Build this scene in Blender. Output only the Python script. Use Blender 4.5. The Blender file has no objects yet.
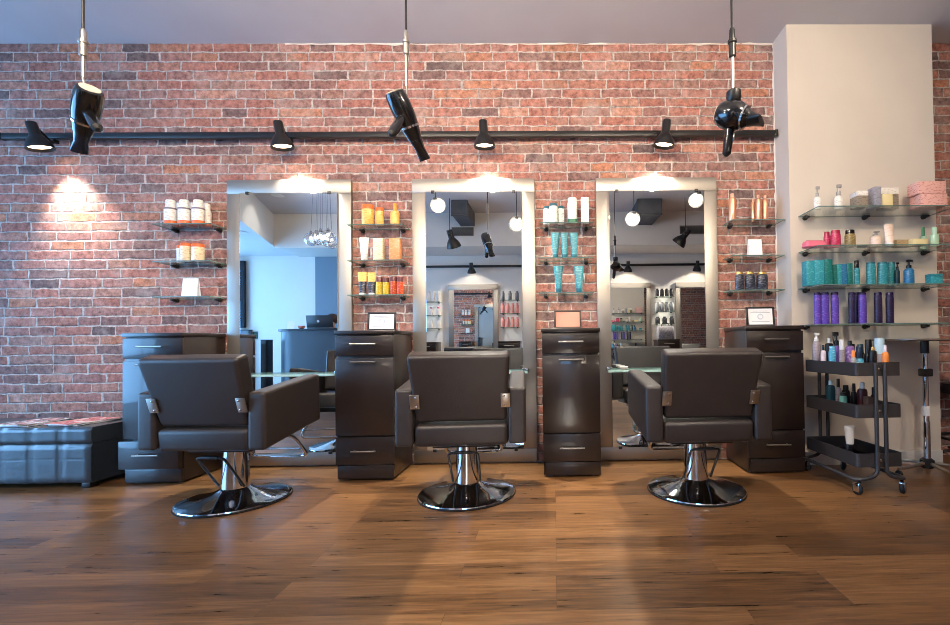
import bpy, bmesh, math, random
from mathutils import Vector, Matrix
random.seed(7)
SC = bpy.context.scene
COL = SC.collection
PI = math.pi
R = math.radians

# ------------------------------------------------------------------ camera model (metres; brick wall is the plane y = 0)
F, CX, CY = 445.0, 561.3135, 338.0
CAMLOC = Vector((0.0, -3.204, 0.8437))
YAW, PITCH, ROLL = -0.0173, 0.0129, -0.0121
_r = Vector((math.cos(YAW), math.sin(YAW), 0))
_f = Vector((-math.sin(YAW), math.cos(YAW), 0))
_u = Vector((0, 0, 1))
FW = math.cos(PITCH)*_f + math.sin(PITCH)*_u
_U = -math.sin(PITCH)*_f + math.cos(PITCH)*_u
RT = math.cos(ROLL)*_r + math.sin(ROLL)*_U
UP = math.cos(ROLL)*_U - math.sin(ROLL)*_r

def at(u, v, y):
    """the point of the plane Y = y seen at picture position u, v"""
    d = FW + RT*((u-CX)/F) - UP*((v-CY)/F)
    t = (y-CAMLOC.y)/d.y
    return CAMLOC + d*t
def proj(p):
    d = Vector(p)-CAMLOC
    w = FW.dot(d)
    return CX+F*RT.dot(d)/w, CY-F*UP.dot(d)/w
def xat(u, y, z):
    a, b = -8.0, 8.0
    for _ in range(50):
        m = (a+b)/2
        if proj((m, y, z))[0] < u: a = m
        else: b = m
    return (a+b)/2
def zat(u, v, y): return at(u, v, y).z
def pm(px, y): return px*(y-CAMLOC.y)/F        # picture width to metres at depth y
def floor_at(u, v):
    d = FW + RT*((u-CX)/F) - UP*((v-CY)/F)
    return CAMLOC + d*(-CAMLOC.z/d.z)

# ------------------------------------------------------------------ materials
def lin(c):
    return tuple(((x/255/12.92) if x/255 <= .04045 else ((x/255+.055)/1.055)**2.4) for x in c) + (1.0,)
MATS = {}
def mat(name, col, rough=.5, metal=0.0, bump=0.0, bscale=60, coat=0.0, spec=.5, var=0.0, vscale=8, emit=None, estr=0, trans=0.0, ani=0.0):
    if name in MATS: return MATS[name]
    m = bpy.data.materials.new(name); m.use_nodes = True
    nt = m.node_tree; b = nt.nodes['Principled BSDF']
    c = lin(col)
    b.inputs['Base Color'].default_value = c
    b.inputs['Roughness'].default_value = rough
    b.inputs['Metallic'].default_value = metal
    b.inputs['Coat Weight'].default_value = coat
    b.inputs['Specular IOR Level'].default_value = spec
    b.inputs['Transmission Weight'].default_value = trans
    if ani: b.inputs['Anisotropic'].default_value = ani
    if emit is not None:
        b.inputs['Emission Color'].default_value = lin(emit)
        b.inputs['Emission Strength'].default_value = estr
    tc = nt.nodes.new('ShaderNodeTexCoord')
    if var:
        n = nt.nodes.new('ShaderNodeTexNoise'); n.inputs['Scale'].default_value = vscale; n.inputs['Detail'].default_value = 5
        nt.links.new(tc.outputs['Object'], n.inputs['Vector'])
        r = nt.nodes.new('ShaderNodeValToRGB')
        r.color_ramp.elements[0].position = .3; r.color_ramp.elements[1].position = .7
        r.color_ramp.elements[0].color = tuple(x*(1-var) for x in c[:3])+(1,)
        r.color_ramp.elements[1].color = tuple(min(1, x*(1+var)) for x in c[:3])+(1,)
        nt.links.new(n.outputs['Fac'], r.inputs['Fac'])
        nt.links.new(r.outputs['Color'], b.inputs['Base Color'])
    if bump:
        n = nt.nodes.new('ShaderNodeTexNoise'); n.inputs['Scale'].default_value = bscale; n.inputs['Detail'].default_value = 4
        nt.links.new(tc.outputs['Object'], n.inputs['Vector'])
        bp = nt.nodes.new('ShaderNodeBump'); bp.inputs['Strength'].default_value = bump; bp.inputs['Distance'].default_value = .01
        nt.links.new(n.outputs['Fac'], bp.inputs['Height'])
        nt.links.new(bp.outputs['Normal'], b.inputs['Normal'])
    MATS[name] = m
    return m

def brick_mat(name, cols, mortar, axis='XZ'):
    m = bpy.data.materials.new(name); m.use_nodes = True
    nt = m.node_tree; N = nt.nodes; L = nt.links
    b = N['Principled BSDF']
    tc = N.new('ShaderNodeTexCoord'); sp = N.new('ShaderNodeSeparateXYZ'); cb = N.new('ShaderNodeCombineXYZ')
    L.new(tc.outputs['Object'], sp.inputs[0])
    L.new(sp.outputs[axis[0]], cb.inputs['X']); L.new(sp.outputs[axis[1]], cb.inputs['Y'])
    # uneven hand-laid edges
    wn = N.new('ShaderNodeTexNoise'); wn.inputs['Scale'].default_value = 16; wn.inputs['Detail'].default_value = 5; wn.inputs['Roughness'].default_value = .6
    L.new(tc.outputs['Object'], wn.inputs['Vector'])
    sub = N.new('ShaderNodeVectorMath'); sub.operation = 'SUBTRACT'; sub.inputs[1].default_value = (.5, .5, .5)
    L.new(wn.outputs['Color'], sub.inputs[0])
    sc = N.new('ShaderNodeVectorMath'); sc.operation = 'SCALE'; sc.inputs['Scale'].default_value = .026
    L.new(sub.outputs[0], sc.inputs[0])
    ad = N.new('ShaderNodeVectorMath'); ad.operation = 'ADD'
    L.new(cb.outputs[0], ad.inputs[0]); L.new(sc.outputs[0], ad.inputs[1])
    bt = N.new('ShaderNodeTexBrick')
    bt.inputs['Scale'].default_value = 1
    # every course starts at its own place and is laid in slightly different lengths
    s2_ = N.new('ShaderNodeSeparateXYZ'); L.new(ad.outputs[0], s2_.inputs[0])
    rw = N.new('ShaderNodeMath'); rw.operation = 'DIVIDE'; rw.inputs[1].default_value = .0673; L.new(s2_.outputs['Y'], rw.inputs[0])
    fl = N.new('ShaderNodeMath'); fl.operation = 'FLOOR'; L.new(rw.outputs[0], fl.inputs[0])
    wh = N.new('ShaderNodeTexWhiteNoise'); wh.noise_dimensions = '1D'; L.new(fl.outputs[0], wh.inputs['W'])
    sx_ = N.new('ShaderNodeMath'); sx_.operation = 'MULTIPLY_ADD'; sx_.inputs[1].default_value = .09; L.new(wh.outputs['Value'], sx_.inputs[0]); L.new(s2_.outputs['X'], sx_.inputs[2])
    wv = N.new('ShaderNodeTexNoise'); wv.noise_dimensions = '2D'; wv.inputs['Scale'].default_value = 2.2; wv.inputs['Detail'].default_value = 0
    cw_ = N.new('ShaderNodeCombineXYZ'); L.new(s2_.outputs['X'], cw_.inputs['X'])
    f7 = N.new('ShaderNodeMath'); f7.operation = 'MULTIPLY'; f7.inputs[1].default_value = 3.7; L.new(fl.outputs[0], f7.inputs[0]); L.new(f7.outputs[0], cw_.inputs['Y'])
    L.new(cw_.outputs[0], wv.inputs['Vector'])
    sx2 = N.new('ShaderNodeMath'); sx2.operation = 'MULTIPLY_ADD'; sx2.inputs[1].default_value = .22; L.new(wv.outputs['Fac'], sx2.inputs[0]); L.new(sx_.outputs[0], sx2.inputs[2])
    cv_ = N.new('ShaderNodeCombineXYZ'); L.new(sx2.outputs[0], cv_.inputs['X']); L.new(s2_.outputs['Y'], cv_.inputs['Y'])
    bt.inputs['Brick Width'].default_value = .216; bt.inputs['Row Height'].default_value = .0673
    bt.inputs['Mortar Size'].default_value = .0075; bt.inputs['Mortar Smooth'].default_value = .6
    bt.inputs['Bias'].default_value = 0
    bt.inputs['Color1'].default_value = (0, 0, 0, 1); bt.inputs['Color2'].default_value = (1, 1, 1, 1); bt.inputs['Mortar'].default_value = (.5, .5, .5, 1)
    L.new(cv_.outputs[0], bt.inputs['Vector'])
    ramp = N.new('ShaderNodeValToRGB'); ramp.color_ramp.interpolation = 'LINEAR'
    els = ramp.color_ramp.elements
    for i, c in enumerate(cols):
        p = i/(len(cols)-1)
        if i == 0: e = els[0]
        elif i == len(cols)-1: e = els[-1]
        else: e = els.new(p)
        e.position = p; e.color = lin(c)
    L.new(bt.outputs['Color'], ramp.inputs['Fac'])
    # blotches and a chalky bloom inside each brick
    n1 = N.new('ShaderNodeTexNoise'); n1.inputs['Scale'].default_value = 26; n1.inputs['Detail'].default_value = 8; n1.inputs['Roughness'].default_value = .7
    L.new(tc.outputs['Object'], n1.inputs['Vector'])
    mr = N.new('ShaderNodeMapRange'); mr.inputs[1].default_value = .35; mr.inputs[2].default_value = .7; mr.inputs[3].default_value = .42; mr.inputs[4].default_value = 1.45
    L.new(n1.outputs['Fac'], mr.inputs[0])
    mx = N.new('ShaderNodeMix'); mx.data_type = 'RGBA'; mx.blend_type = 'MULTIPLY'; mx.inputs['Factor'].default_value = 1
    L.new(ramp.outputs['Color'], mx.inputs['A']); L.new(mr.outputs[0], mx.inputs['B'])
    n3 = N.new('ShaderNodeTexNoise'); n3.inputs['Scale'].default_value = 5; n3.inputs['Detail'].default_value = 8; n3.inputs['Roughness'].default_value = .65
    L.new(tc.outputs['Object'], n3.inputs['Vector'])
    mr3 = N.new('ShaderNodeMapRange'); mr3.inputs[1].default_value = .5; mr3.inputs[2].default_value = .75; mr3.inputs[3].default_value = 0; mr3.inputs[4].default_value = .45
    L.new(n3.outputs['Fac'], mr3.inputs[0])
    mx3 = N.new('ShaderNodeMix'); mx3.data_type = 'RGBA'
    L.new(mr3.outputs[0], mx3.inputs['Factor']); L.new(mx.outputs['Result'], mx3.inputs['A']); mx3.inputs['B'].default_value = lin(mortar)
    mx2 = N.new('ShaderNodeMix'); mx2.data_type = 'RGBA'
    L.new(bt.outputs['Fac'], mx2.inputs['Factor']); L.new(mx3.outputs['Result'], mx2.inputs['A'])
    # mortar varies
    mm = N.new('ShaderNodeMix'); mm.data_type = 'RGBA'; mm.blend_type = 'MULTIPLY'; mm.inputs['Factor'].default_value = .8
    mm.inputs['A'].default_value = lin(mortar); L.new(mr.outputs[0], mm.inputs['B'])
    L.new(mm.outputs['Result'], mx2.inputs['B'])
    L.new(mx2.outputs['Result'], b.inputs['Base Color'])
    b.inputs['Roughness'].default_value = .85; b.inputs['Specular IOR Level'].default_value = .25
    inv = N.new('ShaderNodeMath'); inv.operation = 'MULTIPLY_ADD'; inv.inputs[1].default_value = -1.0; inv.inputs[2].default_value = 1.0
    L.new(bt.outputs['Fac'], inv.inputs[0])
    h = N.new('ShaderNodeMath'); h.operation = 'MULTIPLY_ADD'; h.inputs[1].default_value = .75
    L.new(n1.outputs['Fac'], h.inputs[0]); L.new(inv.outputs[0], h.inputs[2])
    h2 = N.new('ShaderNodeMath'); h2.operation = 'MULTIPLY_ADD'; h2.inputs[1].default_value = .5
    L.new(bt.outputs['Color'], h2.inputs[0]); L.new(h.outputs[0], h2.inputs[2])
    bp = N.new('ShaderNodeBump'); bp.inputs['Strength'].default_value = .9; bp.inputs['Distance'].default_value = .011
    L.new(h2.outputs[0], bp.inputs['Height']); L.new(bp.outputs['Normal'], b.inputs['Normal'])
    MATS[name] = m
    return m

def floor_mat():
    m = bpy.data.materials.new('oak_floor'); m.use_nodes = True
    nt = m.node_tree; N = nt.nodes; L = nt.links; b = N['Principled BSDF']
    tc = N.new('ShaderNodeTexCoord')
    bt = N.new('ShaderNodeTexBrick'); bt.offset = .37; bt.offset_frequency = 3
    bt.inputs['Scale'].default_value = 1; bt.inputs['Brick Width'].default_value = .95; bt.inputs['Row Height'].default_value = .105
    bt.inputs['Mortar Size'].default_value = .0008; bt.inputs['Mortar Smooth'].default_value = .2; bt.inputs['Bias'].default_value = 0
    bt.inputs['Color1'].default_value = (0, 0, 0, 1); bt.inputs['Color2'].default_value = (1, 1, 1, 1); bt.inputs['Mortar'].default_value = (.5, .5, .5, 1)
    L.new(tc.outputs['Object'], bt.inputs['Vector'])
    # grain, shifted from board to board
    mp = N.new('ShaderNodeVectorMath'); mp.operation = 'MULTIPLY'; mp.inputs[1].default_value = (4.0, 64, 1)
    L.new(tc.outputs['Object'], mp.inputs[0])
    sh = N.new('ShaderNodeVectorMath'); sh.operation = 'SCALE'; sh.inputs['Scale'].default_value = 17
    L.new(bt.outputs['Color'], sh.inputs[0])
    ad = N.new('ShaderNodeVectorMath'); ad.operation = 'ADD'; L.new(mp.outputs[0], ad.inputs[0]); L.new(sh.outputs[0], ad.inputs[1])
    g = N.new('ShaderNodeTexNoise'); g.inputs['Scale'].default_value = 1; g.inputs['Detail'].default_value = 8; g.inputs['Roughness'].default_value = .62; g.inputs['Distortion'].default_value = .6
    L.new(ad.outputs[0], g.inputs['Vector'])
    s = N.new('ShaderNodeMath'); s.operation = 'MULTIPLY'; s.inputs[1].default_value = .22; L.new(bt.outputs['Color'], s.inputs[0])
    s2 = N.new('ShaderNodeMath'); s2.operation = 'MULTIPLY_ADD'; s2.inputs[1].default_value = .85; L.new(g.outputs['Fac'], s2.inputs[0]); L.new(s.outputs[0], s2.inputs[2])
    ramp = N.new('ShaderNodeValToRGB'); e = ramp.color_ramp.elements
    e[0].position = .28; e[0].color = lin((48, 33, 20)); e[1].position = .92; e[1].color = lin((166, 122, 78))
    k = e.new(.55); k.color = lin((116, 80, 48))
    L.new(s2.outputs[0], ramp.inputs['Fac'])
    mx = N.new('ShaderNodeMix'); mx.data_type = 'RGBA'; L.new(bt.outputs['Fac'], mx.inputs['Factor']); L.new(ramp.outputs['Color'], mx.inputs['A']); mx.inputs['B'].default_value = lin((76, 50, 32))
    L.new(mx.outputs['Result'], b.inputs['Base Color'])
    rr = N.new('ShaderNodeMapRange'); rr.inputs[3].default_value = .2; rr.inputs[4].default_value = .42; L.new(g.outputs['Fac'], rr.inputs[0])
    L.new(rr.outputs[0], b.inputs['Roughness'])
    b.inputs['Specular IOR Level'].default_value = .5
    hh = N.new('ShaderNodeMath'); hh.operation = 'MULTIPLY_ADD'; hh.inputs[1].default_value = -2.0
    L.new(bt.outputs['Fac'], hh.inputs[0]); L.new(g.outputs['Fac'], hh.inputs[2])
    bp = N.new('ShaderNodeBump'); bp.inputs['Strength'].default_value = .18; bp.inputs['Distance'].default_value = .002
    L.new(hh.outputs[0], bp.inputs['Height']); L.new(bp.outputs['Normal'], b.inputs['Normal'])
    MATS['oak_floor'] = m
    return m

def glass_mat(name, tint=(.93, .97, .96), gloss=.04, rough=.02, edge=.5):
    m = bpy.data.materials.new(name); m.use_nodes = True
    nt = m.node_tree; N = nt.nodes; L = nt.links
    N.remove(N['Principled BSDF']); out = N['Material Output']
    t = N.new('ShaderNodeBsdfTransparent'); t.inputs['Color'].default_value = tint+(1,)
    g = N.new('ShaderNodeBsdfGlossy'); g.inputs['Roughness'].default_value = rough
    lw = N.new('ShaderNodeLayerWeight'); lw.inputs['Blend'].default_value = .35
    mr = N.new('ShaderNodeMapRange'); mr.inputs[3].default_value = gloss; mr.inputs[4].default_value = edge
    L.new(lw.outputs['Facing'], mr.inputs[0])
    mx = N.new('ShaderNodeMixShader'); L.new(mr.outputs[0], mx.inputs[0]); L.new(t.outputs[0], mx.inputs[1]); L.new(g.outputs[0], mx.inputs[2])
    L.new(mx.outputs[0], out.inputs['Surface'])
    MATS[name] = m
    return m

def label_mat(name, base, ink, scale=150, lo=.0, hi=1.0, rough=.35):
    """a printed product wall: base colour with short lines of small print"""
    m = bpy.data.materials.new(name); m.use_nodes = True
    nt = m.node_tree; N = nt.nodes; L = nt.links; b = N['Principled BSDF']
    tc = N.new('ShaderNodeTexCoord')
    ink = tuple(.5*a+.5*b_ for a, b_ in zip(base, ink))
    mp = N.new('ShaderNodeMapping'); mp.inputs['Scale'].default_value = (45, 45, scale*1.6)
    L.new(tc.outputs['Object'], mp.inputs['Vector'])
    v = N.new('ShaderNodeTexNoise'); v.inputs['Scale'].default_value = 1; v.inputs['Detail'].default_value = 1
    L.new(mp.outputs[0], v.inputs['Vector'])
    r = N.new('ShaderNodeValToRGB'); r.color_ramp.elements[0].position = .56; r.color_ramp.elements[1].position = .62
    r.color_ramp.elements[0].color = lin(base); r.color_ramp.elements[1].color = lin(ink)
    L.new(v.outputs['Fac'], r.inputs['Fac']); L.new(r.outputs['Color'], b.inputs['Base Color'])
    b.inputs['Roughness'].default_value = rough
    MATS[name] = m
    return m

# ------------------------------------------------------------------ mesh helpers
class MB:
    def __init__(s): s.bm = bmesh.new()
    def box(s, x0, x1, y0, y1, z0, z1, bevel=0, seg=2, M=None):
        r = bmesh.ops.create_cube(s.bm, size=1)
        vs = r['verts']
        for v in vs:
            v.co = Vector((x0+(v.co.x+.5)*(x1-x0), y0+(v.co.y+.5)*(y1-y0), z0+(v.co.z+.5)*(z1-z0)))
        if bevel:
            es = list({e for v in vs for e in v.link_edges})
            rr = bmesh.ops.bevel(s.bm, geom=es, offset=bevel, segments=seg, profile=.5, affect='EDGES')
            vs = list({v for f in rr['faces'] for v in f.verts} | {v for v in vs if v.is_valid})
        if M is not None:
            for v in vs: v.co = M @ v.co
        return s
    def poly(s, pts, z0, z1, M=None, bevel=0):
        """upright prism over the x,y outline pts"""
        lo = [s.bm.verts.new((p[0], p[1], z0)) for p in pts]; hi = [s.bm.verts.new((p[0], p[1], z1)) for p in pts]
        n = len(pts); fs = []
        fs.append(s.bm.faces.new(list(reversed(lo)))); fs.append(s.bm.faces.new(hi))
        for i in range(n):
            j = (i+1) % n
            fs.append(s.bm.faces.new([lo[i], lo[j], hi[j], hi[i]]))
        bmesh.ops.recalc_face_normals(s.bm, faces=fs)
        vs = lo+hi
        if bevel:
            es = list({e for v in vs for e in v.link_edges})
            rr = bmesh.ops.bevel(s.bm, geom=es, offset=bevel, segments=3, profile=.5, affect='EDGES')
            vs = list({v for f in rr['faces'] for v in f.verts} | {v for v in vs if v.is_valid})
        if M is not None:
            for v in vs: v.co = M @ v.co
        return s
    def loft(s, rings, seg=24, M=None, sq=2.0, caps=True):
        """rings: (z, rx, ry) or (z, rx, ry, ox, oy); sq > 2 squares the section off"""
        rows = []
        for rg in rings:
            z, rx, ry = rg[:3]; ox, oy = (rg[3], rg[4]) if len(rg) > 4 else (0, 0)
            row = []
            for i in range(seg):
                a = 2*PI*i/seg; c, d = math.cos(a), math.sin(a)
                x = math.copysign(abs(c)**(2/sq), c)*rx; y = math.copysign(abs(d)**(2/sq), d)*ry
                v = Vector((x+ox, y+oy, z))
                row.append(s.bm.verts.new(M @ v if M is not None else v))
            rows.append(row)
        for a, b in zip(rows, rows[1:]):
            for i in range(seg):
                j = (i+1) % seg
                s.bm.faces.new([a[i], a[j], b[j], b[i]])
        if caps:
            s.bm.faces.new(list(reversed(rows[0]))); s.bm.faces.new(rows[-1])
        return s
    def lathe(s, prof, seg=32, M=None, caps=True):
        return s.loft([(z, r, r) for r, z in prof], seg, M, 2.0, caps)
    def tube(s, pts, r, seg=10, closed=False, M=None, flat=1.0):
        pts = [Vector(p) for p in pts]
        n = len(pts); rows = []
        up = Vector((0, 0, 1)); prev = None
        for i, p in enumerate(pts):
            if closed: t = (pts[(i+1) % n]-pts[i-1]).normalized()
            elif i == 0: t = (pts[1]-pts[0]).normalized()
            elif i == n-1: t = (pts[-1]-pts[-2]).normalized()
            else: t = ((pts[i+1]-p).normalized()+(p-pts[i-1]).normalized()).normalized()
            if prev is None:
                a = up if abs(t.z) < .9 else Vector((1, 0, 0))
                nn = (a-t*a.dot(t)).normalized()
            else:
                nn = (prev-t*prev.dot(t)).normalized()
            prev = nn; bb = t.cross(nn)
            rr = r[i] if isinstance(r, (list, tuple)) else r
            row = []
            for k in range(seg):
                a = 2*PI*k/seg
                v = p+nn*(math.cos(a)*rr)+bb*(math.sin(a)*rr*flat)
                row.append(s.bm.verts.new(M @ v if M is not None else v))
            rows.append(row)
        rng = range(n) if closed else range(n-1)
        for i in rng:
            a, b = rows[i], rows[(i+1) % n]
            for k in range(seg):
                j = (k+1) % seg
                s.bm.faces.new([a[k], a[j], b[j], b[k]])
        if not closed:
            s.bm.faces.new(list(reversed(rows[0]))); s.bm.faces.new(rows[-1])
        return s
    def sphere(s, c, r, sx=1, sy=1, sz=1, seg=20, M=None):
        q = bmesh.ops.create_uvsphere(s.bm, u_segments=seg, v_segments=seg//2+2, radius=r)
        for v in q['verts']:
            v.co = Vector((v.co.x*sx, v.co.y*sy, v.co.z*sz))+Vector(c)
            if M is not None: v.co = M @ v.co
        return s
    def build(s, name, m, parent=None, loc=None, smooth=True, ang=40, rot=None):
        me = bpy.data.meshes.new(name)
        bmesh.ops.recalc_face_normals(s.bm, faces=s.bm.faces)
        s.bm.to_mesh(me); s.bm.free()
        ms = m if isinstance(m, (list, tuple)) else [m]
        for k in ms: me.materials.append(k)
        if smooth:
            me.polygons.foreach_set('use_smooth', [True]*len(me.polygons))
            try: me.set_sharp_from_angle(angle=R(ang))
            except Exception: pass
        o = bpy.data.objects.new(name, me); COL.objects.link(o)
        if parent is not None: o.parent = parent
        if loc is not None: o.location = loc
        if rot is not None: o.rotation_euler = rot
        return o

def arc(pts, rad=.03, n=6):
    """round the corners of a polyline"""
    pts = [Vector(p) for p in pts]; out = [pts[0]]
    for i in range(1, len(pts)-1):
        a, b, c = pts[i-1], pts[i], pts[i+1]
        d1 = (a-b); d2 = (c-b); r = min(rad, d1.length*.49, d2.length*.49)
        p, q = b+d1.normalized()*r, b+d2.normalized()*r
        for k in range(n+1):
            t = k/n
            out.append(p*(1-t)**2+b*2*t*(1-t)+q*t*t)
    out.append(pts[-1])
    return out

def thing(name, label, cat, loc=(0, 0, 0), rz=0, group=None):
    o = bpy.data.objects.new(name, None); COL.objects.link(o)
    o.empty_display_size = .05
    o.location = loc; o.rotation_euler = (0, 0, rz)
    return tag(o, label, cat, group)
def tag(o, label, cat, group=None):
    o['label'] = label; o['category'] = cat
    if group: o['group'] = group
    return o
def struct(o, label=None, cat=None):
    o['kind'] = 'structure'
    if label: o['label'] = label
    if cat: o['category'] = cat
    return o
def copy_tree(o, parent=None):
    c = o.copy(); COL.objects.link(c)
    if parent is not None: c.parent = parent
    for ch in list(o.children): copy_tree(ch, c)
    return c
def dup(o, label, loc=None, rz=None, group=None):
    c = copy_tree(o)
    c['label'] = label
    if group: c['group'] = group
    if loc is not None: c.location = loc
    if rz is not None: c.rotation_euler = (0, 0, rz)
    return c

# ------------------------------------------------------------------ palette
brick = brick_mat('old_brick', [(112, 94, 92), (152, 110, 102), (172, 126, 116), (176, 118, 104), (162, 108, 96), (188, 138, 120), (134, 106, 102), (190, 128, 100)], (196, 185, 178))
brick_side = brick_mat('old_brick_cross', [(112, 92, 90), (150, 108, 100), (168, 122, 112), (172, 116, 100), (158, 106, 92), (128, 100, 96)], (172, 160, 152), 'YZ')
oak = floor_mat()
plaster = mat('pillar_plaster', (204, 194, 182), .8, bump=.08, bscale=40, var=.03, vscale=3)
ceil_m = mat('ceiling_paint', (196, 193, 198), .9, bump=.05, bscale=25, var=.04, vscale=2)
white_wall = mat('white_wall_paint', (222, 218, 212), .8, bump=.05, bscale=50, var=.03, vscale=2)
day_tinted_wall = mat('daylight_tinted_wall_paint', (100, 124, 146), .7, bump=.05, bscale=50, var=.03, vscale=2)  # blue tint imitates the window daylight falling on white walls
leather = mat('charcoal_leather', (44, 38, 37), .4, bump=.12, bscale=260, var=.08, vscale=20)
leather_blue = mat('ottoman_leather', (44, 52, 60), .36, coat=.6, bump=.3, bscale=18, var=.1, vscale=14)
chrome = mat('chrome', (214, 214, 216), .07, metal=1)
steel = mat('satin_steel', (190, 186, 178), .3, metal=1)
alu = mat('brushed_aluminium', (164, 158, 150), .46, metal=1, bump=.03, bscale=300, ani=.5)
mirror_m = mat('silvered_mirror', (232, 236, 236), .0, metal=1)
black = mat('black_metal', (22, 21, 22), .38, spec=.5)
black_gl = mat('black_gloss_plastic', (14, 14, 16), .16, coat=.4)
rubber = mat('black_rubber', (16, 16, 16), .6)
espresso = mat('espresso_laminate', (31, 22, 19), .32, coat=.4, var=.12, vscale=30)
espresso_in = mat('espresso_edge', (30, 22, 20), .4)
glass = glass_mat('clear_glass', (.95, .985, .97), .05, .02, .45)
glass_edge = mat('glass_edge_green', (96, 120, 114), .15, coat=.5)
pane_m = glass_mat('window_glass', (.97, .985, 1.0), .04, .0, .4)
trolley_m = mat('trolley_grey_paint', (52, 50, 52), .42, bump=.05, bscale=200)
paper = mat('white_paper', (236, 238, 240), .7)
lens_m = mat('lit_lens', (255, 240, 215), .3, emit=(255, 226, 186), estr=14)
lens_cool = mat('lit_lens_white', (255, 250, 240), .3, emit=(255, 240, 220), estr=30)
zinc = mat('duct_sheet_metal', (86, 90, 96), .5, metal=.4, var=.15, vscale=6)

# ------------------------------------------------------------------ the setting
ZC = 3.0254
XL, XR, YF = -5.9, 5.2, -5.0
def boxo(name, m, *a, bevel=0): return MB().box(*a, bevel=bevel).build(name, m, smooth=False)
struct(boxo('floor', oak, XL-.2, XR+.2, YF-.25, .25, -.1, 0), 'glossy brown oak strip floor with boards running along the brick wall', 'floor')
struct(boxo('ceiling', ceil_m, XL-.2, XR+.2, YF-.25, .25, ZC, ZC+.15), 'plain grey painted ceiling above the brick wall', 'ceiling')
struct(boxo('wall_back', brick, XL-.2, XR+.2, 0, .25, 0, ZC), 'exposed red brick wall behind the mirrors', 'wall')
struct(boxo('wall_right', brick_side, XR, XR+.2, YF, 0, 0, ZC), 'brick side wall at the far right end of the salon', 'wall')
# pillar
PX0 = 1.6287; PX1 = xat(935.5, -.193, 1.8); PY = -.1927
struct(boxo('wall_pillar', plaster, PX0, PX1, PY, 0, 0, ZC), 'white plastered pillar standing out from the brick wall', 'wall')
struct(boxo('baseboard_pillar', mat('baseboard_white', (206, 204, 202), .5), PX0+.002, PX1, PY-.012, PY, 0, .085), 'low white skirting board along the foot of the pillar', 'baseboard')
# scruffy plaster bead where ceiling and pillar meet the brick
bead = MB(); x = -2.0
pts = []
for i in range(60):
    t = i/59; xx = -1.9+t*(PX0+1.9)
    pts.append((xx, -.006, ZC-.006-random.random()*.008))
bead.tube(pts, [.0015+random.random()**2*.008 for _ in pts], 6)
struct(bead.build('trim_1', mat('plaster_bead', (225, 215, 205), .9)), 'ragged plaster bead along the top of the brick wall', 'trim')
bead = MB(); pts = []
for i in range(70): pts.append((PX0-.004+random.random()*.006, -.006, .95+(ZC-.97)*i/69))
bead.tube(pts, [.003+random.random()*.006 for _ in pts], 6)
struct(bead.build('trim_2', MATS['plaster_bead']), 'ragged plaster bead where the pillar meets the brick', 'trim')

# facade on the left: low wall, lintel, mullions, panes
facade = mat('facade_dark_frame', (40, 44, 50), .5)
W0, W1, WZ0, WZ1 = -4.7, -.45, .06, 2.48
m = MB(); m.box(XL-.2, XL, W1, 0, 0, ZC); m.box(XL-.2, XL, YF, W0, 0, ZC); m.box(XL-.2, XL, W0, W1, 0, WZ0); m.box(XL-.2, XL, W0, W1, WZ1, ZC)
struct(m.build('wall_left', day_tinted_wall, smooth=False), 'street wall with blue daylight in its colour and a wide shop window at the left end', 'wall')
fr = MB()
n = 3
for i in range(n+1):
    y = W0+(W1-W0)*i/n
    fr.box(XL-.12, XL-.06, y-(.03 if i else 0), y+(.03 if i < n else 0), WZ0, WZ1)
fr.box(XL-.12, XL-.06, W0, W1, WZ0, WZ0+.05); fr.box(XL-.12, XL-.06, W0, W1, WZ1-.05, WZ1)
w = struct(fr.build('window_1', facade, smooth=False), 'wide dark-framed shop window on the street side', 'window')
for i in range(n):
    a, b = W0+(W1-W0)*i/n+.03, W0+(W1-W0)*(i+1)/n-.03
    MB().box(XL-.093, XL-.087, a, b, WZ0+.05, WZ1-.05).build('window_pane', pane_m, w, smooth=False)

# opposite wall; its unseen glazed door is added to let a sun strip in
DX0, DX1, DZ = -.57, .30, 2.25
m = MB(); m.box(XL, DX0, YF-.2, YF, 0, ZC); m.box(DX1, XR, YF-.2, YF, 0, ZC); m.box(DX0, DX1, YF-.2, YF, DZ, ZC)
struct(m.build('wall_front', white_wall, smooth=False), 'white wall of the opposite row of stations, seen in the mirrors', 'wall')
m = MB(); m.box(DX0, DX0+.035, YF-.13, YF-.07, 0, DZ); m.box(DX1-.035, DX1, YF-.13, YF-.07, 0, DZ); m.box(DX0+.035, DX1-.035, YF-.13, YF-.07, 0, .08); m.box(DX0+.035, DX1-.035, YF-.13, YF-.07, DZ-.05, DZ)
dr = struct(m.build('added_sun_door', facade, smooth=False), 'unseen narrow glazed door added in the opposite wall to let the sun in', 'door')
MB().box(DX0+.035, DX1-.035, YF-.103, YF-.097, .08, DZ-.05).build('added_door_pane', pane_m, dr, smooth=False)
struct(boxo('wall_sky_block', brick, -6, 6, -9.2, -9, 0, 2.9), 'unseen brick wall added outside the sun door to block the sky', 'wall')  # added out of view: keeps bright sky out of the cabinet reflections
struct(boxo('floor_sky_block', mat('sky_block_ground', (96, 92, 88), .9), -6, 6, -9, YF-.26, -.1, -.01), 'unseen grey ground added outside the sun door to block the sky', 'floor')  # added ground, stops glossy fronts mirroring sky through the door
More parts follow.
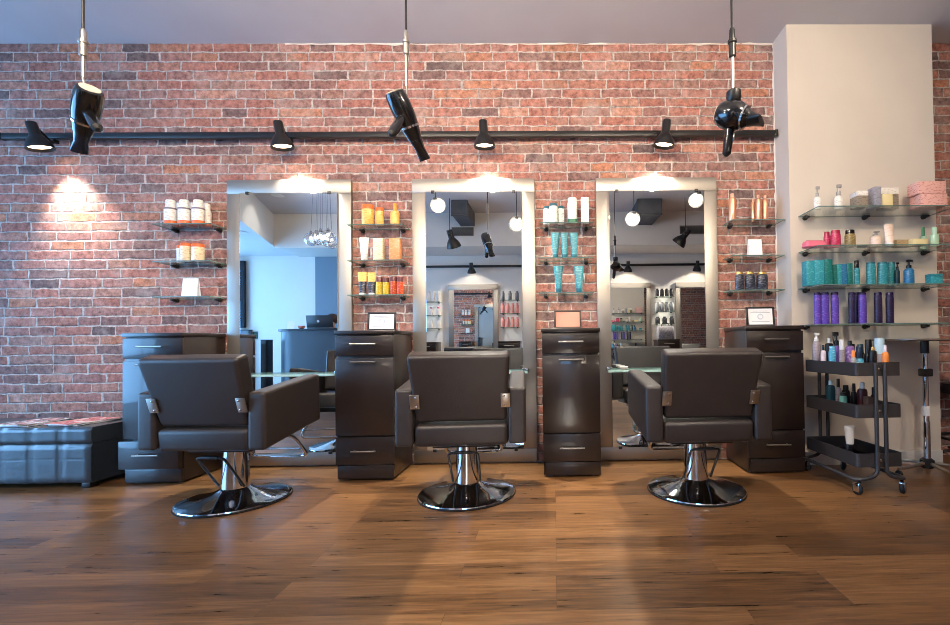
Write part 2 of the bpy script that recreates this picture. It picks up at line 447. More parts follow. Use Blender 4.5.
# bulkhead over the opposite wall, and lower ceiling over the entrance
BY, BZ = -4.23, 2.47
struct(boxo('ceiling_bulkhead', white_wall, -4.57, XR, YF, BY, BZ, ZC), 'white bulkhead along the opposite wall seen in the mirrors', 'ceiling')
m = MB().poly([(-4.57, BY), (-3.80, -1.95), (XL, -1.95), (XL, YF), (-4.57, YF)], 2.50, ZC)
struct(m.build('ceiling_entrance', mat('entrance_paint', (214, 214, 214), .8, var=.02, vscale=2), smooth=False), 'lowered ceiling over the entrance seen in the left mirror', 'ceiling')

# ------------------------------------------------------------------ the wall mirrors
MW, MT = .8722, 2.0307
def make_mirror(x0, label, z1=MT, z0=.012, w=MW, frame=.1):
    t = thing('wall_mirror', label, 'mirror', (x0+w/2, -.004, z0), 0, 'tall framed mirrors on the brick wall')
    h = z1-z0; a = w/2
    fm = MB()
    y0, y1 = -.030, 0
    fm.box(-a, a, y0, y1, h-frame, h, .004); fm.box(-a, a, y0, y1, 0, frame*.92, .004)
    fm.box(-a, -a+frame, y0, y1, frame*.92, h-frame, .004); fm.box(a-frame, a, y0, y1, frame*.92, h-frame, .004)
    fm.build('mirror_frame', alu, t)
    MB().box(-a+frame-.004, a-frame+.004, -.036, -.0305, frame*.9, h-frame+.004, .0012).build('mirror_glass', mirror_m, t, smooth=False)
    for s in (-1, 1):
        MB().box(s*(a-frame-.05)-.012, s*(a-frame-.05)+.012, -.043, -.0305, h-frame-.008, h-frame+.012, .002).build('mirror_clip', black, t)
    for s in (-1, 1):
        MB().box(s*(a-frame-.05)-.012, s*(a-frame-.05)+.012, -.043, -.0305, frame*.9-.012, frame*.9+.008, .002).build('mirror_clip', black, t)
    return t
MX = (-2.2989, -.9961, .3144)
MLAB = ('tall brushed-metal framed mirror at the left station, reflecting the blue reception',
        'tall brushed-metal framed mirror at the middle station, reflecting the opposite white wall',
        'tall brushed-metal framed mirror at the right station, nearest the pillar')
for x0, lb in zip(MX, MLAB): make_mirror(x0, lb)
# glass ledges
def ledge(x0, label):
    z = .645; t = thing('glass_ledge', label, 'shelf', (x0+MW/2, -.042, z), 0, 'glass ledges across the mirrors')
    m = MB().box(-.385, .385, -.15, 0, 0, .014, .002)
    for f in m.bm.faces:
        f.material_index = 0 if abs(f.normal.z) > .5 else 1
    m.build('ledge_glass', [glass, mat('ledge_edge', (168, 206, 204), .15, coat=.5)], t, smooth=False)
    for s in (-1, 1):
        MB().box(s*.362-.022, s*.362+.022, -.05, -.001, .0145, .03, .003).build('ledge_clamp', chrome, t)
    return t
for x0, w in zip(MX, ('left', 'middle', 'right')):
    ledge(x0, 'narrow clear glass ledge with chrome clamps across the %s mirror' % w)
d = thing('dish', 'small white dish on the glass ledge of the right mirror', 'dish', (MX[2]+.17, -.115, .6597))
MB().lathe([(.012, 0), (.03, .012), (.034, .02), (.031, .02), (.012, .005)], 20).build('bowl', mat('white_ceramic', (235, 232, 228), .2), d)

# ------------------------------------------------------------------ drawer cabinets
def make_cabinet(x0, yf, label, out=0.0, w=.3683, h=.9432, back=-.012):
    t = thing('drawer_cabinet', label, 'cabinet', (x0+w/2, yf, 0), 0, 'tall dark drawer cabinets between the mirrors')
    D = back-yf; a = w/2
    MB().box(-a+.004, a-.004, .02, D, .012, h-.026, .002).build('cabinet_body', espresso, t)
    MB().box(-a-.003, a+.003, -.004, D, h-.026, h, .004).build('cabinet_top', espresso, t)
    MB().box(-a+.016, a-.004, .001, .0195, .012, .095, .002).build('plinth', espresso, t)
    def bar(par, z):
        y = -.0
        b = MB(); b.tube([(-.078, -.024, z), (.078, -.024, z)], .0048, 10)
        for s in (-1, 1): b.tube([(s*.062, -.001, z), (s*.062, -.024, z)], .004, 8)
        return b
    for nm, z0, z1, hz, o in (('drawer', h-.160, h-.034, h-.086, 0), ('cabinet_door', .282, h-.176, h-.198, 0), ('drawer', .099, .272, .188, out)):
        p = MB().box(-a+.002-o*.35, a-.002-o*.35, -.0+(-o), .0195, z0, z1, .0025).build(nm, espresso, t)
        hb = bar(t, hz).build('bar_handle', steel, p)
        hb.location = (-o*.35, -o, 0)
    for s in (-1, 1):
        for yy in (.06, D-.06):
            MB().lathe([(.02, 0), (.02, .0115)], 14).build('foot', mat('white_plastic', (220, 220, 218), .4), t, (s*(a-.05), yy, 0))
    return t
YCF = -.3839
CABX = (-2.6895, -1.3768, -.0757, 1.231)
CLAB = ('tall dark drawer cabinet at far left beside the ottoman, front glowing blue',
        'tall dark drawer cabinet between the left and middle mirrors',
        'tall dark drawer cabinet between the middle and right mirrors, pink certificate on top',
        'tall dark drawer cabinet against the pillar beside the trolley')
cabs = [make_cabinet(x, YCF, l, .02 if i == 0 else 0) for i, (x, l) in enumerate(zip(CABX, CLAB))]

# certificates
def certificate(u0, u1, vt, y, label, frame_m, paper_m, seal=True):
    z0 = .9437
    c = (u0+u1)/2; x = xat(c, y, z0+.06); w = pm(u1-u0, y); h = zat(c, vt, y)-z0
    t = thing('certificate_frame', label, 'picture frame', (x, y, z0), 0, 'framed certificates on the cabinets')
    a = w/2; b = .012
    M = Matrix.Rotation(R(-6), 4, 'X')
    m = MB(); m.box(-a, a, -.006, .008, h-b, h, .002, M=M); m.box(-a, a, -.006, .008, 0, b, .002, M=M); m.box(-a, -a+b, -.006, .008, b, h-b, .002, M=M); m.box(a-b, a, -.006, .008, b, h-b, .002, M=M)
    m.build('frame', frame_m, t)
    MB().box(-a+b, a-b, -.001, .005, b, h-b, M=M).build('certificate_sheet', paper_m, t, smooth=False)
    if seal:
        MB().tube([(math.cos(k*PI/12)*.017, -.0015, h*.5+math.sin(k*PI/12)*.017) for k in range(24)], .0035, 6, closed=True, M=M).build('seal', mat('pale_seal', (208, 212, 222), .6), t)
        m = MB()
        for k, (zz, ww) in enumerate(((.78, .05), (.7, .065), (.24, .06))): m.box(-ww, ww, -.0017, -.0012, h*zz-.0016, h*zz+.0016, M=M)
        m.build('printed_lines', mat('grey_print', (176, 180, 190), .7), t, smooth=False)
    MB().box(-.02, .02, .0, .004, 0, h*.7, M=Matrix.Translation((0, .058, 0)) @ Matrix.Rotation(R(22), 4, 'X')).build('easel_leg', frame_m, t)
    return t
bfr = mat('black_frame', (20, 19, 20), .35)
certificate(367.4, 395.5, 312, -.26, 'black-framed white certificate on the cabinet left of the middle mirror', bfr, paper)
certificate(554, 581.5, 310, -.26, 'brown-framed pink certificate on the cabinet between middle and right mirrors', mat('brown_frame', (74, 54, 44), .4), mat('pink_paper', (236, 164, 140), .7), False)
certificate(746.5, 775, 306.5, -.26, 'black-framed white certificate on the cabinet against the pillar', bfr, paper)

# ------------------------------------------------------------------ glass wall shelves
def glass_shelf(ul, ur, vrear, depth, yr, label, group, brackets=(0, 1)):
    uc = (ul+ur)/2
    z = zat(uc, vrear, yr); xl, xr = xat(ul, yr, z), xat(ur, yr, z)
    t = thing('glass_shelf', label, 'shelf', ((xl+xr)/2, yr, z), 0, group)
    a = (xr-xl)/2
    m = MB().box(-a, a, -depth, -.004, 0, .008, .0015)
    for f in m.bm.faces: f.material_index = 0 if abs(f.normal.z) > .5 else 1
    m.build('shelf_glass', [glass, glass_edge], t, smooth=False)
    n = len(brackets)
    for k in brackets:
        bx = -a+.045+(2*a-.09)*k
        b = MB(); b.lathe([(.016, 0), (.016, .012), (.011, .016), (.011, .034), (.008, .038)], 16, M=Matrix.Translation((bx, -.001, -.006)) @ Matrix.Rotation(R(90), 4, 'X'))
        b.box(bx-.009, bx+.009, -.05, -.012, -.014, -.0005, .003)
        b.build('shelf_bracket', mat('dark_bracket', (60, 58, 56), .3, metal=.8), t)
    return z+.0085
SD = .152
SA = [glass_shelf(171, 227, v, SD, 0, 'glass wall shelf left of the left mirror, %s' % l, 'glass shelves on the brick') for v, l in ((230, 'top one with white and orange bottles'), (265.5, 'middle one with orange-capped jars'), (299.5, 'bottom one with a white card'))]
SB = [glass_shelf(357, 410, v, SD, 0, 'glass wall shelf between left and middle mirrors, %s' % l, 'glass shelves on the brick') for v, l in ((230.5, 'top one with amber bottles'), (264.6, 'middle one with yellow and orange boxes'), (297.8, 'bottom one with black and gold tubes'))]
SCs = [glass_shelf(540, 592, v, SD, 0, 'glass wall shelf between middle and right mirrors, %s' % l, 'glass shelves on the brick') for v, l in ((228.6, 'top one with white bottles'), (262.2, 'middle one with three teal tubes'), (295.6, 'bottom one with two teal tubes'))]
SDs = [glass_shelf(723, 774, v, SD, 0, 'glass wall shelf right of the right mirror, %s' % l, 'glass shelves on the brick') for v, l in ((226, 'top one with copper bottles'), (260, 'middle one with a white card'), (293, 'bottom one with dark gold-capped tubes'))]
SE = [glass_shelf(798, 929, v, .235, PY, 'wide glass shelf on the white pillar, %s' % l, 'glass shelves on the pillar', (0, .5, 1)) for v, l in ((217, 'topmost with stacked pink boxes'), (253, 'second from top with pink and gold products'), (289.3, 'third from top with teal boxes and tubes'), (325.8, 'lowest with purple bottles'))]

# ------------------------------------------------------------------ products
wo = label_mat('white_orange_print', (240, 236, 228), (200, 150, 120))
orange = mat('orange_plastic', (226, 110, 48), .3)
cream_l = label_mat('cream_print', (242, 226, 190), (196, 140, 90))
amber = mat('amber_gold', (226, 158, 62), .25, coat=.3, var=.15, vscale=50)
amber_l = label_mat('amber_print', (240, 190, 96), (190, 120, 50))
teal_l = label_mat('teal_print', (34, 124, 138), (140, 206, 210))
teal_d = mat('teal_cap', (20, 96, 112), .35)
whitegreen = label_mat('white_green_print', (238, 240, 234), (120, 170, 160))
green = mat('green_cap', (44, 120, 84), .35)
copper = mat('rose_copper', (222, 160, 128), .25, metal=.55)
gold = mat('gold_cap', (216, 176, 104), .25, metal=.6)
navy_l = label_mat('navy_print', (26, 30, 44), (170, 176, 196))
white_pl = MATS['white_plastic']
purple_l = label_mat('purple_print', (82, 56, 160), (150, 110, 190), 60)
purple_d = label_mat('dark_purple_print', (30, 20, 54), (80, 60, 112), 60)
purple_c = mat('deep_purple_cap', (36, 24, 70), .25)
mag_l = label_mat('magenta_print', (176, 34, 78), (230, 130, 160))
mag = mat('magenta_cap', (150, 24, 62), .3)
pinkbox = label_mat('pink_box_print', (226, 176, 166), (176, 84, 80), 90)
rosebox = mat('rose_pouch', (222, 108, 132), .45)
cream = mat('cream_card', (226, 210, 158), .55)
greybox = label_mat('grey_box_print', (138, 126, 112), (80, 66, 60), 90)
whitebox = label_mat('white_box_print', (232, 228, 222), (170, 160, 150), 90)
blush = label_mat('blush_print', (238, 214, 198), (200, 160, 140))
palegreen = mat('pale_green_plastic', (178, 214, 186), .3)
tealbox = label_mat('teal_box_print', (46, 138, 152), (110, 196, 204), 60)
tealbox_d = label_mat('dark_teal_box_print', (22, 104, 102), (60, 150, 144), 60)
bluebot = label_mat('blue_print', (34, 104, 150), (110, 170, 200))

def root(name, label, cat, u, y, z, group=None):
    return thing(name, label, cat, (xat(u, y, z+.04), y, z), 0, group)
def hgt(u, v, y, z): return zat(u, v, y)-z
def bottle(u, wpx, vtop, y, z, body, cap, label, name='shampoo_bottle', cat='bottle', group=None, capf=.16, base=None, neck=.55, dr=.8, sq=2.4, band=None):
    t = root(name, label, cat, u, y, z, group); w = pm(wpx, y)/2; h = hgt(u, vtop, y, z)
    d = min(w*dr, .036); b0 = 0
    if base is not None:
        MB().loft([(0, w*.96, d*.96), (.001, w, d), (h*.13, w, d)], 24, sq=sq).build('base_cap', base, t); b0 = h*.13+.0003
    hc = h*(1-capf)
    MB().loft([(b0, w*.97, d*.97), (b0+.003, w, d), (hc*.86, w, d), (hc*.96, w*.9, d*.9), (hc, w*neck, d*neck)], 24, sq=sq).build('bottle_body', body, t)
    cw = min(neck*1.02, 1)
    MB().loft([(hc+.0003, w*cw, d*cw), (h*.985, w*cw*.96, d*cw*.96), (h, w*cw*.86, d*cw*.86)], 20).build('bottle_cap', cap, t)
    if band is not None:
        MB().loft([(h*.6, w*1.015, d*1.015), (h*.66, w*1.015, d*1.015)], 24, sq=sq, caps=False).build('label_band', band, t)
    return t
def jar(u, wpx, vtop, y, z, body, cap, label, name='jar', cat='jar', group=None, capf=.2, dr=.9):
    t = root(name, label, cat, u, y, z, group); w = pm(wpx, y)/2; h = hgt(u, vtop, y, z); d = min(w*dr, .04)
    hc = h*(1-capf)
    MB().loft([(0, w*.95, d*.95), (.003, w, d), (hc-.001, w, d)], 26).build('jar_body', body, t)
    MB().loft([(hc, w*.98, d*.98), (h-.004, w*.98, d*.98), (h, w*.9, d*.9)], 26).build('jar_lid', cap, t)
    return t
def tubep(u, wpx, vtop, y, z, body, cap, label, group=None, capf=.16, taper=.6, top=None):
    t = root('squeeze_tube', label, 'tube', u, y, z, group); w = pm(wpx, y)/2; h = hgt(u, vtop, y, z); hc = h*capf
    MB().loft([(0, w*taper*.95, w*taper*.95), (.002, w*taper, w*taper), (hc, w*taper*1.02, w*taper*1.02)], 22).build('tube_cap', cap, t)
    zt = h
    if top is not None: zt = h*.58
    k = (zt-hc)/(h-hc)
    lerp = lambda a, b, q: a+(b-a)*q
    w1, d1 = lerp(w*taper, w, k), lerp(w*taper, .003, k)
    MB().loft([(hc+.0003, w*taper*.98, w*taper*.98), (lerp(hc, zt, .5), (w*taper+w1)/2, (w*taper+d1)/2), (zt, w1, d1)], 24).build('tube_body', body, t)
    if top is not None:
        MB().loft([(zt+.0003, w1, d1), ((zt+h)/2, (w1+w)/2, (d1+.003)/2), (h, w, .003)], 24).build('tube_end', top, t)
    return t
def carton(u0, u1, vtop, y, z, m, label, name='carton', cat='box', depth=.06, group=None, rz=0, lid=None, ht=None):
    """y is the front face"""
    u = (u0+u1)/2; w = pm(u1-u0, y); h = ht or hgt(u, vtop, y, z)
    t = thing(name, label, cat, (xat(u, y, z+h/2), y, z), rz, group)
    MB().box(-w/2, w/2, 0, depth, 0, h if lid is None else h*.7, .0015).build('box_body', m, t)
    if lid is not None: MB().box(-w/2-.0008, w/2+.0008, -.0008, depth+.0008, h*.7+.0003, h, .0015).build('box_lid', lid, t)
    return t
def pump(u, wpx, vtop, y, z, body, top, label, group=None, bodyf=.62, name='pump_bottle', sq=2.2, trig=False):
    t = root(name, label, 'bottle', u, y, z, group); w = pm(wpx, y)/2; h = hgt(u, vtop, y, z); d = min(w*.8, .034); hb = h*bodyf
    MB().loft([(0, w*.96, d*.96), (.002, w, d), (hb*.85, w, d), (hb*.97, w*.7, d*.7), (hb, w*.4, w*.4)], 22, sq=sq).build('bottle_body', body, t)
    m = MB().loft([(hb+.0003, w*.5, w*.5), (hb+(h-hb)*.35, w*.5, w*.5), (hb+(h-hb)*.4, w*.2, w*.2), (hb+(h-hb)*.72, w*.2, w*.2)], 14)
    zt = hb+(h-hb)*.72
    if trig:
        m.box(-w*.9, w*.45, -w*.25, w*.25, zt, h, .003); m.tube([(-w*.55, 0, zt), (-w*.75, 0, hb+(h-hb)*.35), (-w*.62, 0, hb+(h-hb)*.1)], w*.14, 8)
    else:
        m.box(-w*.35, w*.75, -w*.28, w*.28, zt, h, .002)
    m.build('spray_trigger' if trig else 'pump_head', top, t)
    return t

G = 'white and orange bottles on the top left shelf'
yF, yB = -.118, -.052
for i, (u, l) in enumerate(((170.5, 'front row, leftmost'), (184.3, 'front row, middle'), (198.2, 'front row, rightmost'))):
    bottle(u, 10.6, 200.2, yF, SA[0], wo, wo, 'white bottle with orange foot on the top left shelf, %s' % l, capf=.3, base=orange, neck=.8, group=G, band=mat('grey_band', (120, 104, 110), .5))
for u, l in ((178.6, 'behind the leftmost'), (192.2, 'behind the middle one'), (206.2, 'behind the rightmost')):
    bottle(u, 9, 204, yB, SA[0], wo, wo, 'white bottle with orange foot on the top left shelf, back row %s' % l, capf=.3, base=orange, neck=.8, group=G)
G = 'orange-capped jars on the left shelf'
jar(185.6, 9.4, 243.4, yF, SA[1], cream_l, orange, 'cream bottle with orange lid on the left middle shelf, centre one', 'conditioner_bottle', 'bottle', G, .17)
jar(198.2, 11.2, 244.2, yF, SA[1], cream_l, orange, 'cream bottle with orange lid on the left middle shelf, rightmost', 'conditioner_bottle', 'bottle', G, .19)
jar(180.6, 6.5, 245.5, yB, SA[1], wo, orange, 'cream bottle with orange lid on the left middle shelf, leftmost at back', 'conditioner_bottle', 'bottle', G, .17)
def card(u0, u1, vt, y, z, label):
    u = (u0+u1)/2; w = pm(u1-u0, y); h = hgt(u, vt, y, z)
    t = thing('table_card', label, 'card', (xat(u, y, z+.05), y, z), 0, 'white cards on the glass shelves')
    MB().box(-w/2, w/2, -.002, .002, 0, h, M=Matrix.Rotation(R(-7), 4, 'X')).build('card_front', label_mat('card_print', (240, 242, 244), (214, 216, 220), 90, rough=.6) if 'card_print' not in MATS else MATS['card_print'], t, smooth=False)
    MB().box(-w/2, w/2, -.002, .002, 0, h, M=Matrix.Translation((0, .035, 0)) @ Matrix.Rotation(R(8), 4, 'X')).build('card_back', paper, t, smooth=False)
card(181.5, 196.5, 278, -.12, SA[2], 'blank white tent card on the bottom shelf left of the left mirror')
# between left and middle mirror
G = 'amber products on the shelf between left and middle mirrors'
jar(368, 12, 205.2, yF, SB[0], amber_l, orange, 'large amber jar with orange lid on the top shelf beside the left mirror', 'hair_mask_jar', 'jar', G, .22, .75)
jar(379.6, 8.6, 208.0, yF+.01, SB[0], amber_l, orange, 'smaller amber jar with orange lid beside the large amber jar', 'hair_mask_jar', 'jar', G, .2, .75)
bottle(395, 8.6, 203.6, yF, SB[0], amber_l, amber, 'slim amber oil bottle standing alone right of the amber jars', 'hair_oil_bottle', 'bottle', G, .36, None, .42)
tubep(364.3, 10, 237.5, yF, SB[1], whitebox, white_pl, 'white squeeze tube on the shelf beside the yellow box', taper=.6)
carton(373, 382.4, 238, -.135, SB[1], cream_l, 'pale yellow carton between the white tube and the orange box', depth=.055)
carton(389, 399.5, 237.8, -.135, SB[1], label_mat('orange_box_print', (232, 150, 96), (244, 200, 160), 60), 'orange carton at the right end of the middle shelf', depth=.055)
G = 'black and gold tubes on the bottom shelf'
tubep(362.6, 9, 272, yF, SB[2], navy_l, white_pl, 'black tube with yellow end on the bottom shelf, left one', G, .08, .72, amber_l)
tubep(371.9, 8.6, 272.4, yF, SB[2], navy_l, white_pl, 'black tube with yellow end on the bottom shelf, right one', G, .08, .72, amber_l)
yel = label_mat('yellow_speckle', (206, 176, 40), (248, 240, 190), 110); red_s = label_mat('red_speckle', (190, 70, 34), (248, 200, 150), 110)
G = 'speckled bottles on the bottom shelf'
jar(379.4, 6.6, 277.5, yF, SB[2], yel, mat('dark_wine_lid', (92, 40, 44), .35), 'yellow speckled bottle next to the black tubes, left of its pair', 'hair_oil_bottle', 'bottle', G, .26)
jar(386, 6.4, 278.2, yF, SB[2], yel, MATS['dark_wine_lid'], 'yellow speckled bottle next to the black tubes, right of its pair', 'hair_oil_bottle', 'bottle', G, .26)
jar(393.6, 6.6, 276.8, yF, SB[2], red_s, MATS['dark_wine_lid'], 'red-orange speckled bottle at the shelf end, left of its pair', 'hair_oil_bottle', 'bottle', G, .26)
jar(400.2, 6.2, 277.4, yF, SB[2], red_s, MATS['dark_wine_lid'], 'red-orange speckled bottle at the shelf end, right of its pair', 'hair_oil_bottle', 'bottle', G, .26)
# between middle and right mirror
G = 'white teal-capped bottles on the shelf'
bottle(546.6, 6.6, 206.4, -.085, SCs[0], whitegreen, teal_d, 'white bottle with teal cap on the top shelf, left of the three', group=G, capf=.15, neck=.85)
bottle(553.6, 9, 203.6, -.122, SCs[0], whitegreen, teal_d, 'white bottle with teal cap on the top shelf, front of the three', group=G, capf=.15, neck=.85)
bottle(561, 6.6, 206.2, -.085, SCs[0], whitegreen, teal_d, 'white bottle with teal cap on the top shelf, right of the three', group=G, capf=.15, neck=.85)
bottle(572.4, 9.8, 198, yF, SCs[0], whitegreen, whitegreen, 'tall white bottle with green foot right of the teal-capped three', capf=.1, base=green, neck=.9)
carton(581.2, 588.8, 197, -.13, SCs[0], whitegreen, 'tall narrow white carton at the right end of the top shelf', depth=.04)
G = 'teal squeeze tubes on the shelves'
for u, l in ((555.4, 'left'), (564.6, 'middle'), (574, 'right')):
    tubep(u, 8.4, 232.6, yF, SCs[1], teal_l, teal_d, 'teal squeeze tube on the middle shelf, %s of three' % l, G, .13, .66)
for u, w, l in ((558.6, 9.6, 'left'), (579, 10.4, 'right')):
    tubep(u, w, 266, yF, SCs[2], teal_l, teal_d, 'teal squeeze tube on the bottom shelf, %s of two' % l, G, .15, .56)
# right of right mirror
G = 'copper spray cans by the pillar'
def can(u, w, vt, y, l): return bottle(u, w, vt, y, SDs[0], copper, mat('copper_cap', (226, 176, 150), .3, metal=.5), 'tall rose-copper spray can on the top right shelf, %s' % l, 'spray_can', 'can', G, .14, None, .5, 1, 2.0)
can(732.4, 7.6, 193.8, -.115, 'standing alone at left'); can(753.4, 5, 198.8, -.06, 'leftmost and rearmost of three'); can(758.4, 6.2, 195, -.12, 'middle of three'); can(765.2, 5.8, 195.6, -.12, 'rightmost of three')
card(749, 762.5, 238.8, -.12, SDs[1], 'blank white tent card on the shelf beside the pillar')
G = 'dark tubes by the pillar'
for u, w, l in ((739.6, 8.6, 'left'), (750, 10, 'middle'), (762.2, 11, 'right')):
    bottle(u, w, 272, yF, SDs[2], navy_l, gold, 'dark bottle with gold cap on the shelf by the pillar, %s of three' % l, group=G, capf=.14, neck=.78)

# pillar shelves
yf = PY-.205; ym = PY-.15; yb = PY-.09
z = SE[0]
pump(817.4, 6.6, 186.5, ym, z, whitebox, mat('grey_pump', (150, 146, 142), .3), 'small white pump bottle at the left end of the top pillar shelf', bodyf=.55)
pump(838.6, 8, 184.6, ym, z, whitebox, MATS['grey_pump'], 'larger white pump bottle second from left on the top pillar shelf', bodyf=.55)
carton(857.5, 868.5, 190.6, yf, z, greybox, 'grey-brown lidded carton on the top pillar shelf, left of the silver one', depth=.075, lid=whitebox)
carton(882.5, 893, 194, yf, z, cream, 'small cream carton in front of the taller cartons, top pillar shelf', depth=.03)
carton(874.5, 881.5, 186.4, yf, z, label_mat('silver_box_print', (150, 150, 162), (96, 96, 110), 90), 'tall silver carton beside the small cream carton, top pillar shelf', depth=.08)
carton(881, 899, 187.6, PY-.16, z, greybox, 'taupe lidded carton behind the small cream carton, top pillar shelf', depth=.05, lid=whitebox)
hb = pm(13, yf)
carton(920.5, 948, 195, yf, z, pinkbox, 'pink gift carton, lower of the two stacked on the top pillar shelf', depth=.09, ht=hb, group='stacked pink cartons')
carton(917.5, 946.5, 182, yf, z+hb+.0015, pinkbox, 'pink gift carton, upper of the two stacked on the top pillar shelf', depth=.09, ht=hb*.96, group='stacked pink cartons')
z = SE[1]
t = root('cosmetic_pouch', 'rose pink cosmetic pouch at the left end of the second pillar shelf', 'pouch', 813.5, ym, z)
w = pm(20, ym)/2; h = hgt(813.5, 241, ym, z)
MB().loft([(0, w*.92, .036), (.006, w, .04), (h*.7, w*.98, .036), (h*.95, w*.9, .026), (h, w*.8, .014)], 28, sq=5).build('pouch_body', rosebox, t)
MB().tube([(-w*.78, -.006, h+.001), (w*.78, -.006, h+.001)], .0022, 8).build('zip', mag, t)
bottle(827, 6.2, 232, yb-.02, z, mag_l, mag, 'slim magenta bottle with dark band, left of the wider magenta one', capf=.2, neck=.85)
bottle(835.6, 9.4, 230.4, ym, z, mag_l, mag, 'wide magenta bottle on the second pillar shelf', capf=.2, neck=.9)
bottle(850, 9.8, 230.2, ym, z, label_mat('gold_label_print', (126, 106, 62), (220, 200, 150)), black_gl, 'gold-labelled bottle with black cap on the second pillar shelf', capf=.24, neck=.9)
jar(862, 10, 245.4, ym, z, black_gl, black_gl, 'flat black tin beside the gold-labelled bottle', 'hair_wax_tin', 'tin', None, .3)
pump(875.6, 10, 231.4, ym, z, blush, MATS['grey_pump'], 'squat white pump bottle beside the tall blush tube', bodyf=.72)
tubep(889, 10.4, 224.4, ym-.02, z, blush, white_pl, 'tall blush pink tube on the second pillar shelf', None, .14, .7)
carton(896.5, 912, 239.5, PY-.16, z, label_mat('taupe_box_print', (160, 138, 104), (110, 90, 66), 90), 'taupe carton leaning behind the cream one on the second pillar shelf', depth=.05)
carton(912.5, 928.5, 238.6, yf+.01, z, cream, 'cream carton near the right end of the second pillar shelf', depth=.055)
bottle(923.4, 6.4, 227.4, PY-.06, z, palegreen, green, 'pale bottle with green tip behind the cream carton', capf=.4, neck=.45)
bottle(934.6, 7.6, 227.4, ym, z, palegreen, palegreen, 'pale green bottle at the right end of the second pillar shelf', capf=.36, neck=.6)
z = SE[2]
carton(806.8, 815.2, 260.6, ym-.02, z, tealbox, 'light teal carton at the left end of the third pillar shelf', depth=.06, group='teal cartons')
carton(815.6, 824.8, 259.8, ym-.03, z, tealbox, 'light teal carton second from left on the third pillar shelf', depth=.06, group='teal cartons')
carton(825.4, 832.8, 259.2, yf+.01, z, tealbox_d, 'dark teal carton third from left on the third pillar shelf', depth=.06, group='teal cartons')
for k, (a, b, v, mm, l) in enumerate(((833.4, 837.2, 264.4, tealbox_d, 'first'), (837.5, 842, 264, tealbox, 'second'), (842.3, 847, 263.6, bluebot, 'third'), (847.3, 853, 263.2, tealbox_d, 'fourth'))):
    carton(a, b, v, ym-.02, z, mm, 'slim teal carton right of the dark teal one, %s of four slim ones' % l, depth=.05, group='slim teal cartons')
bottle(856.8, 5.6, 260.6, ym-.01, z, teal_l, black_gl, 'slim teal bottle with black cap at the end of the teal cartons', capf=.3, neck=.8)
for u, w, l in ((871, 8.4, 'left'), (882.6, 9, 'middle'), (891.6, 7, 'right')):
    bottle(u, w, 262.2, ym if l != 'right' else yb, z, teal_l, teal_d, 'teal bottle in the middle of the third pillar shelf, %s of three' % l, group='teal bottles on the pillar', capf=.08, neck=.96)
pump(897.4, 4.6, 262.4, ym+.02, z, mat('dark_teal_bottle', (20, 52, 62), .25), black_gl, 'narrow dark pump bottle right of the three teal bottles', bodyf=.7)
pump(909, 9.4, 259.8, ym, z, bluebot, black_gl, 'blue spray bottle with black head standing alone on the third pillar shelf', bodyf=.66, name='spray_bottle')
carton(931.5, 943, 273.6, yf+.02, z, tealbox, 'small teal carton at the right end of the third pillar shelf', depth=.05, lid=teal_l)
z = SE[3]
G = 'purple bottles on the lowest pillar shelf'
for u, w, mm, l in ((817.6, 6.6, purple_l, 'left group, first'), (825, 8.2, purple_l, 'left group, second'), (835, 7.6, purple_l, 'left group, third'), (852, 6.4, purple_d, 'middle group, first'), (857.2, 4.2, purple_d, 'middle group, thin one at back'), (862.6, 7.6, purple_l, 'middle group, last'), (878.4, 7.4, purple_d, 'right group, first'), (890, 7.4, purple_d, 'right group, last')):
    bottle(u, w, 292.4, ym if 'thin' not in l else yb, z, mm, purple_c, 'tall purple bottle on the lowest pillar shelf, %s' % l, group=G, capf=.08, neck=.94, sq=2.1)

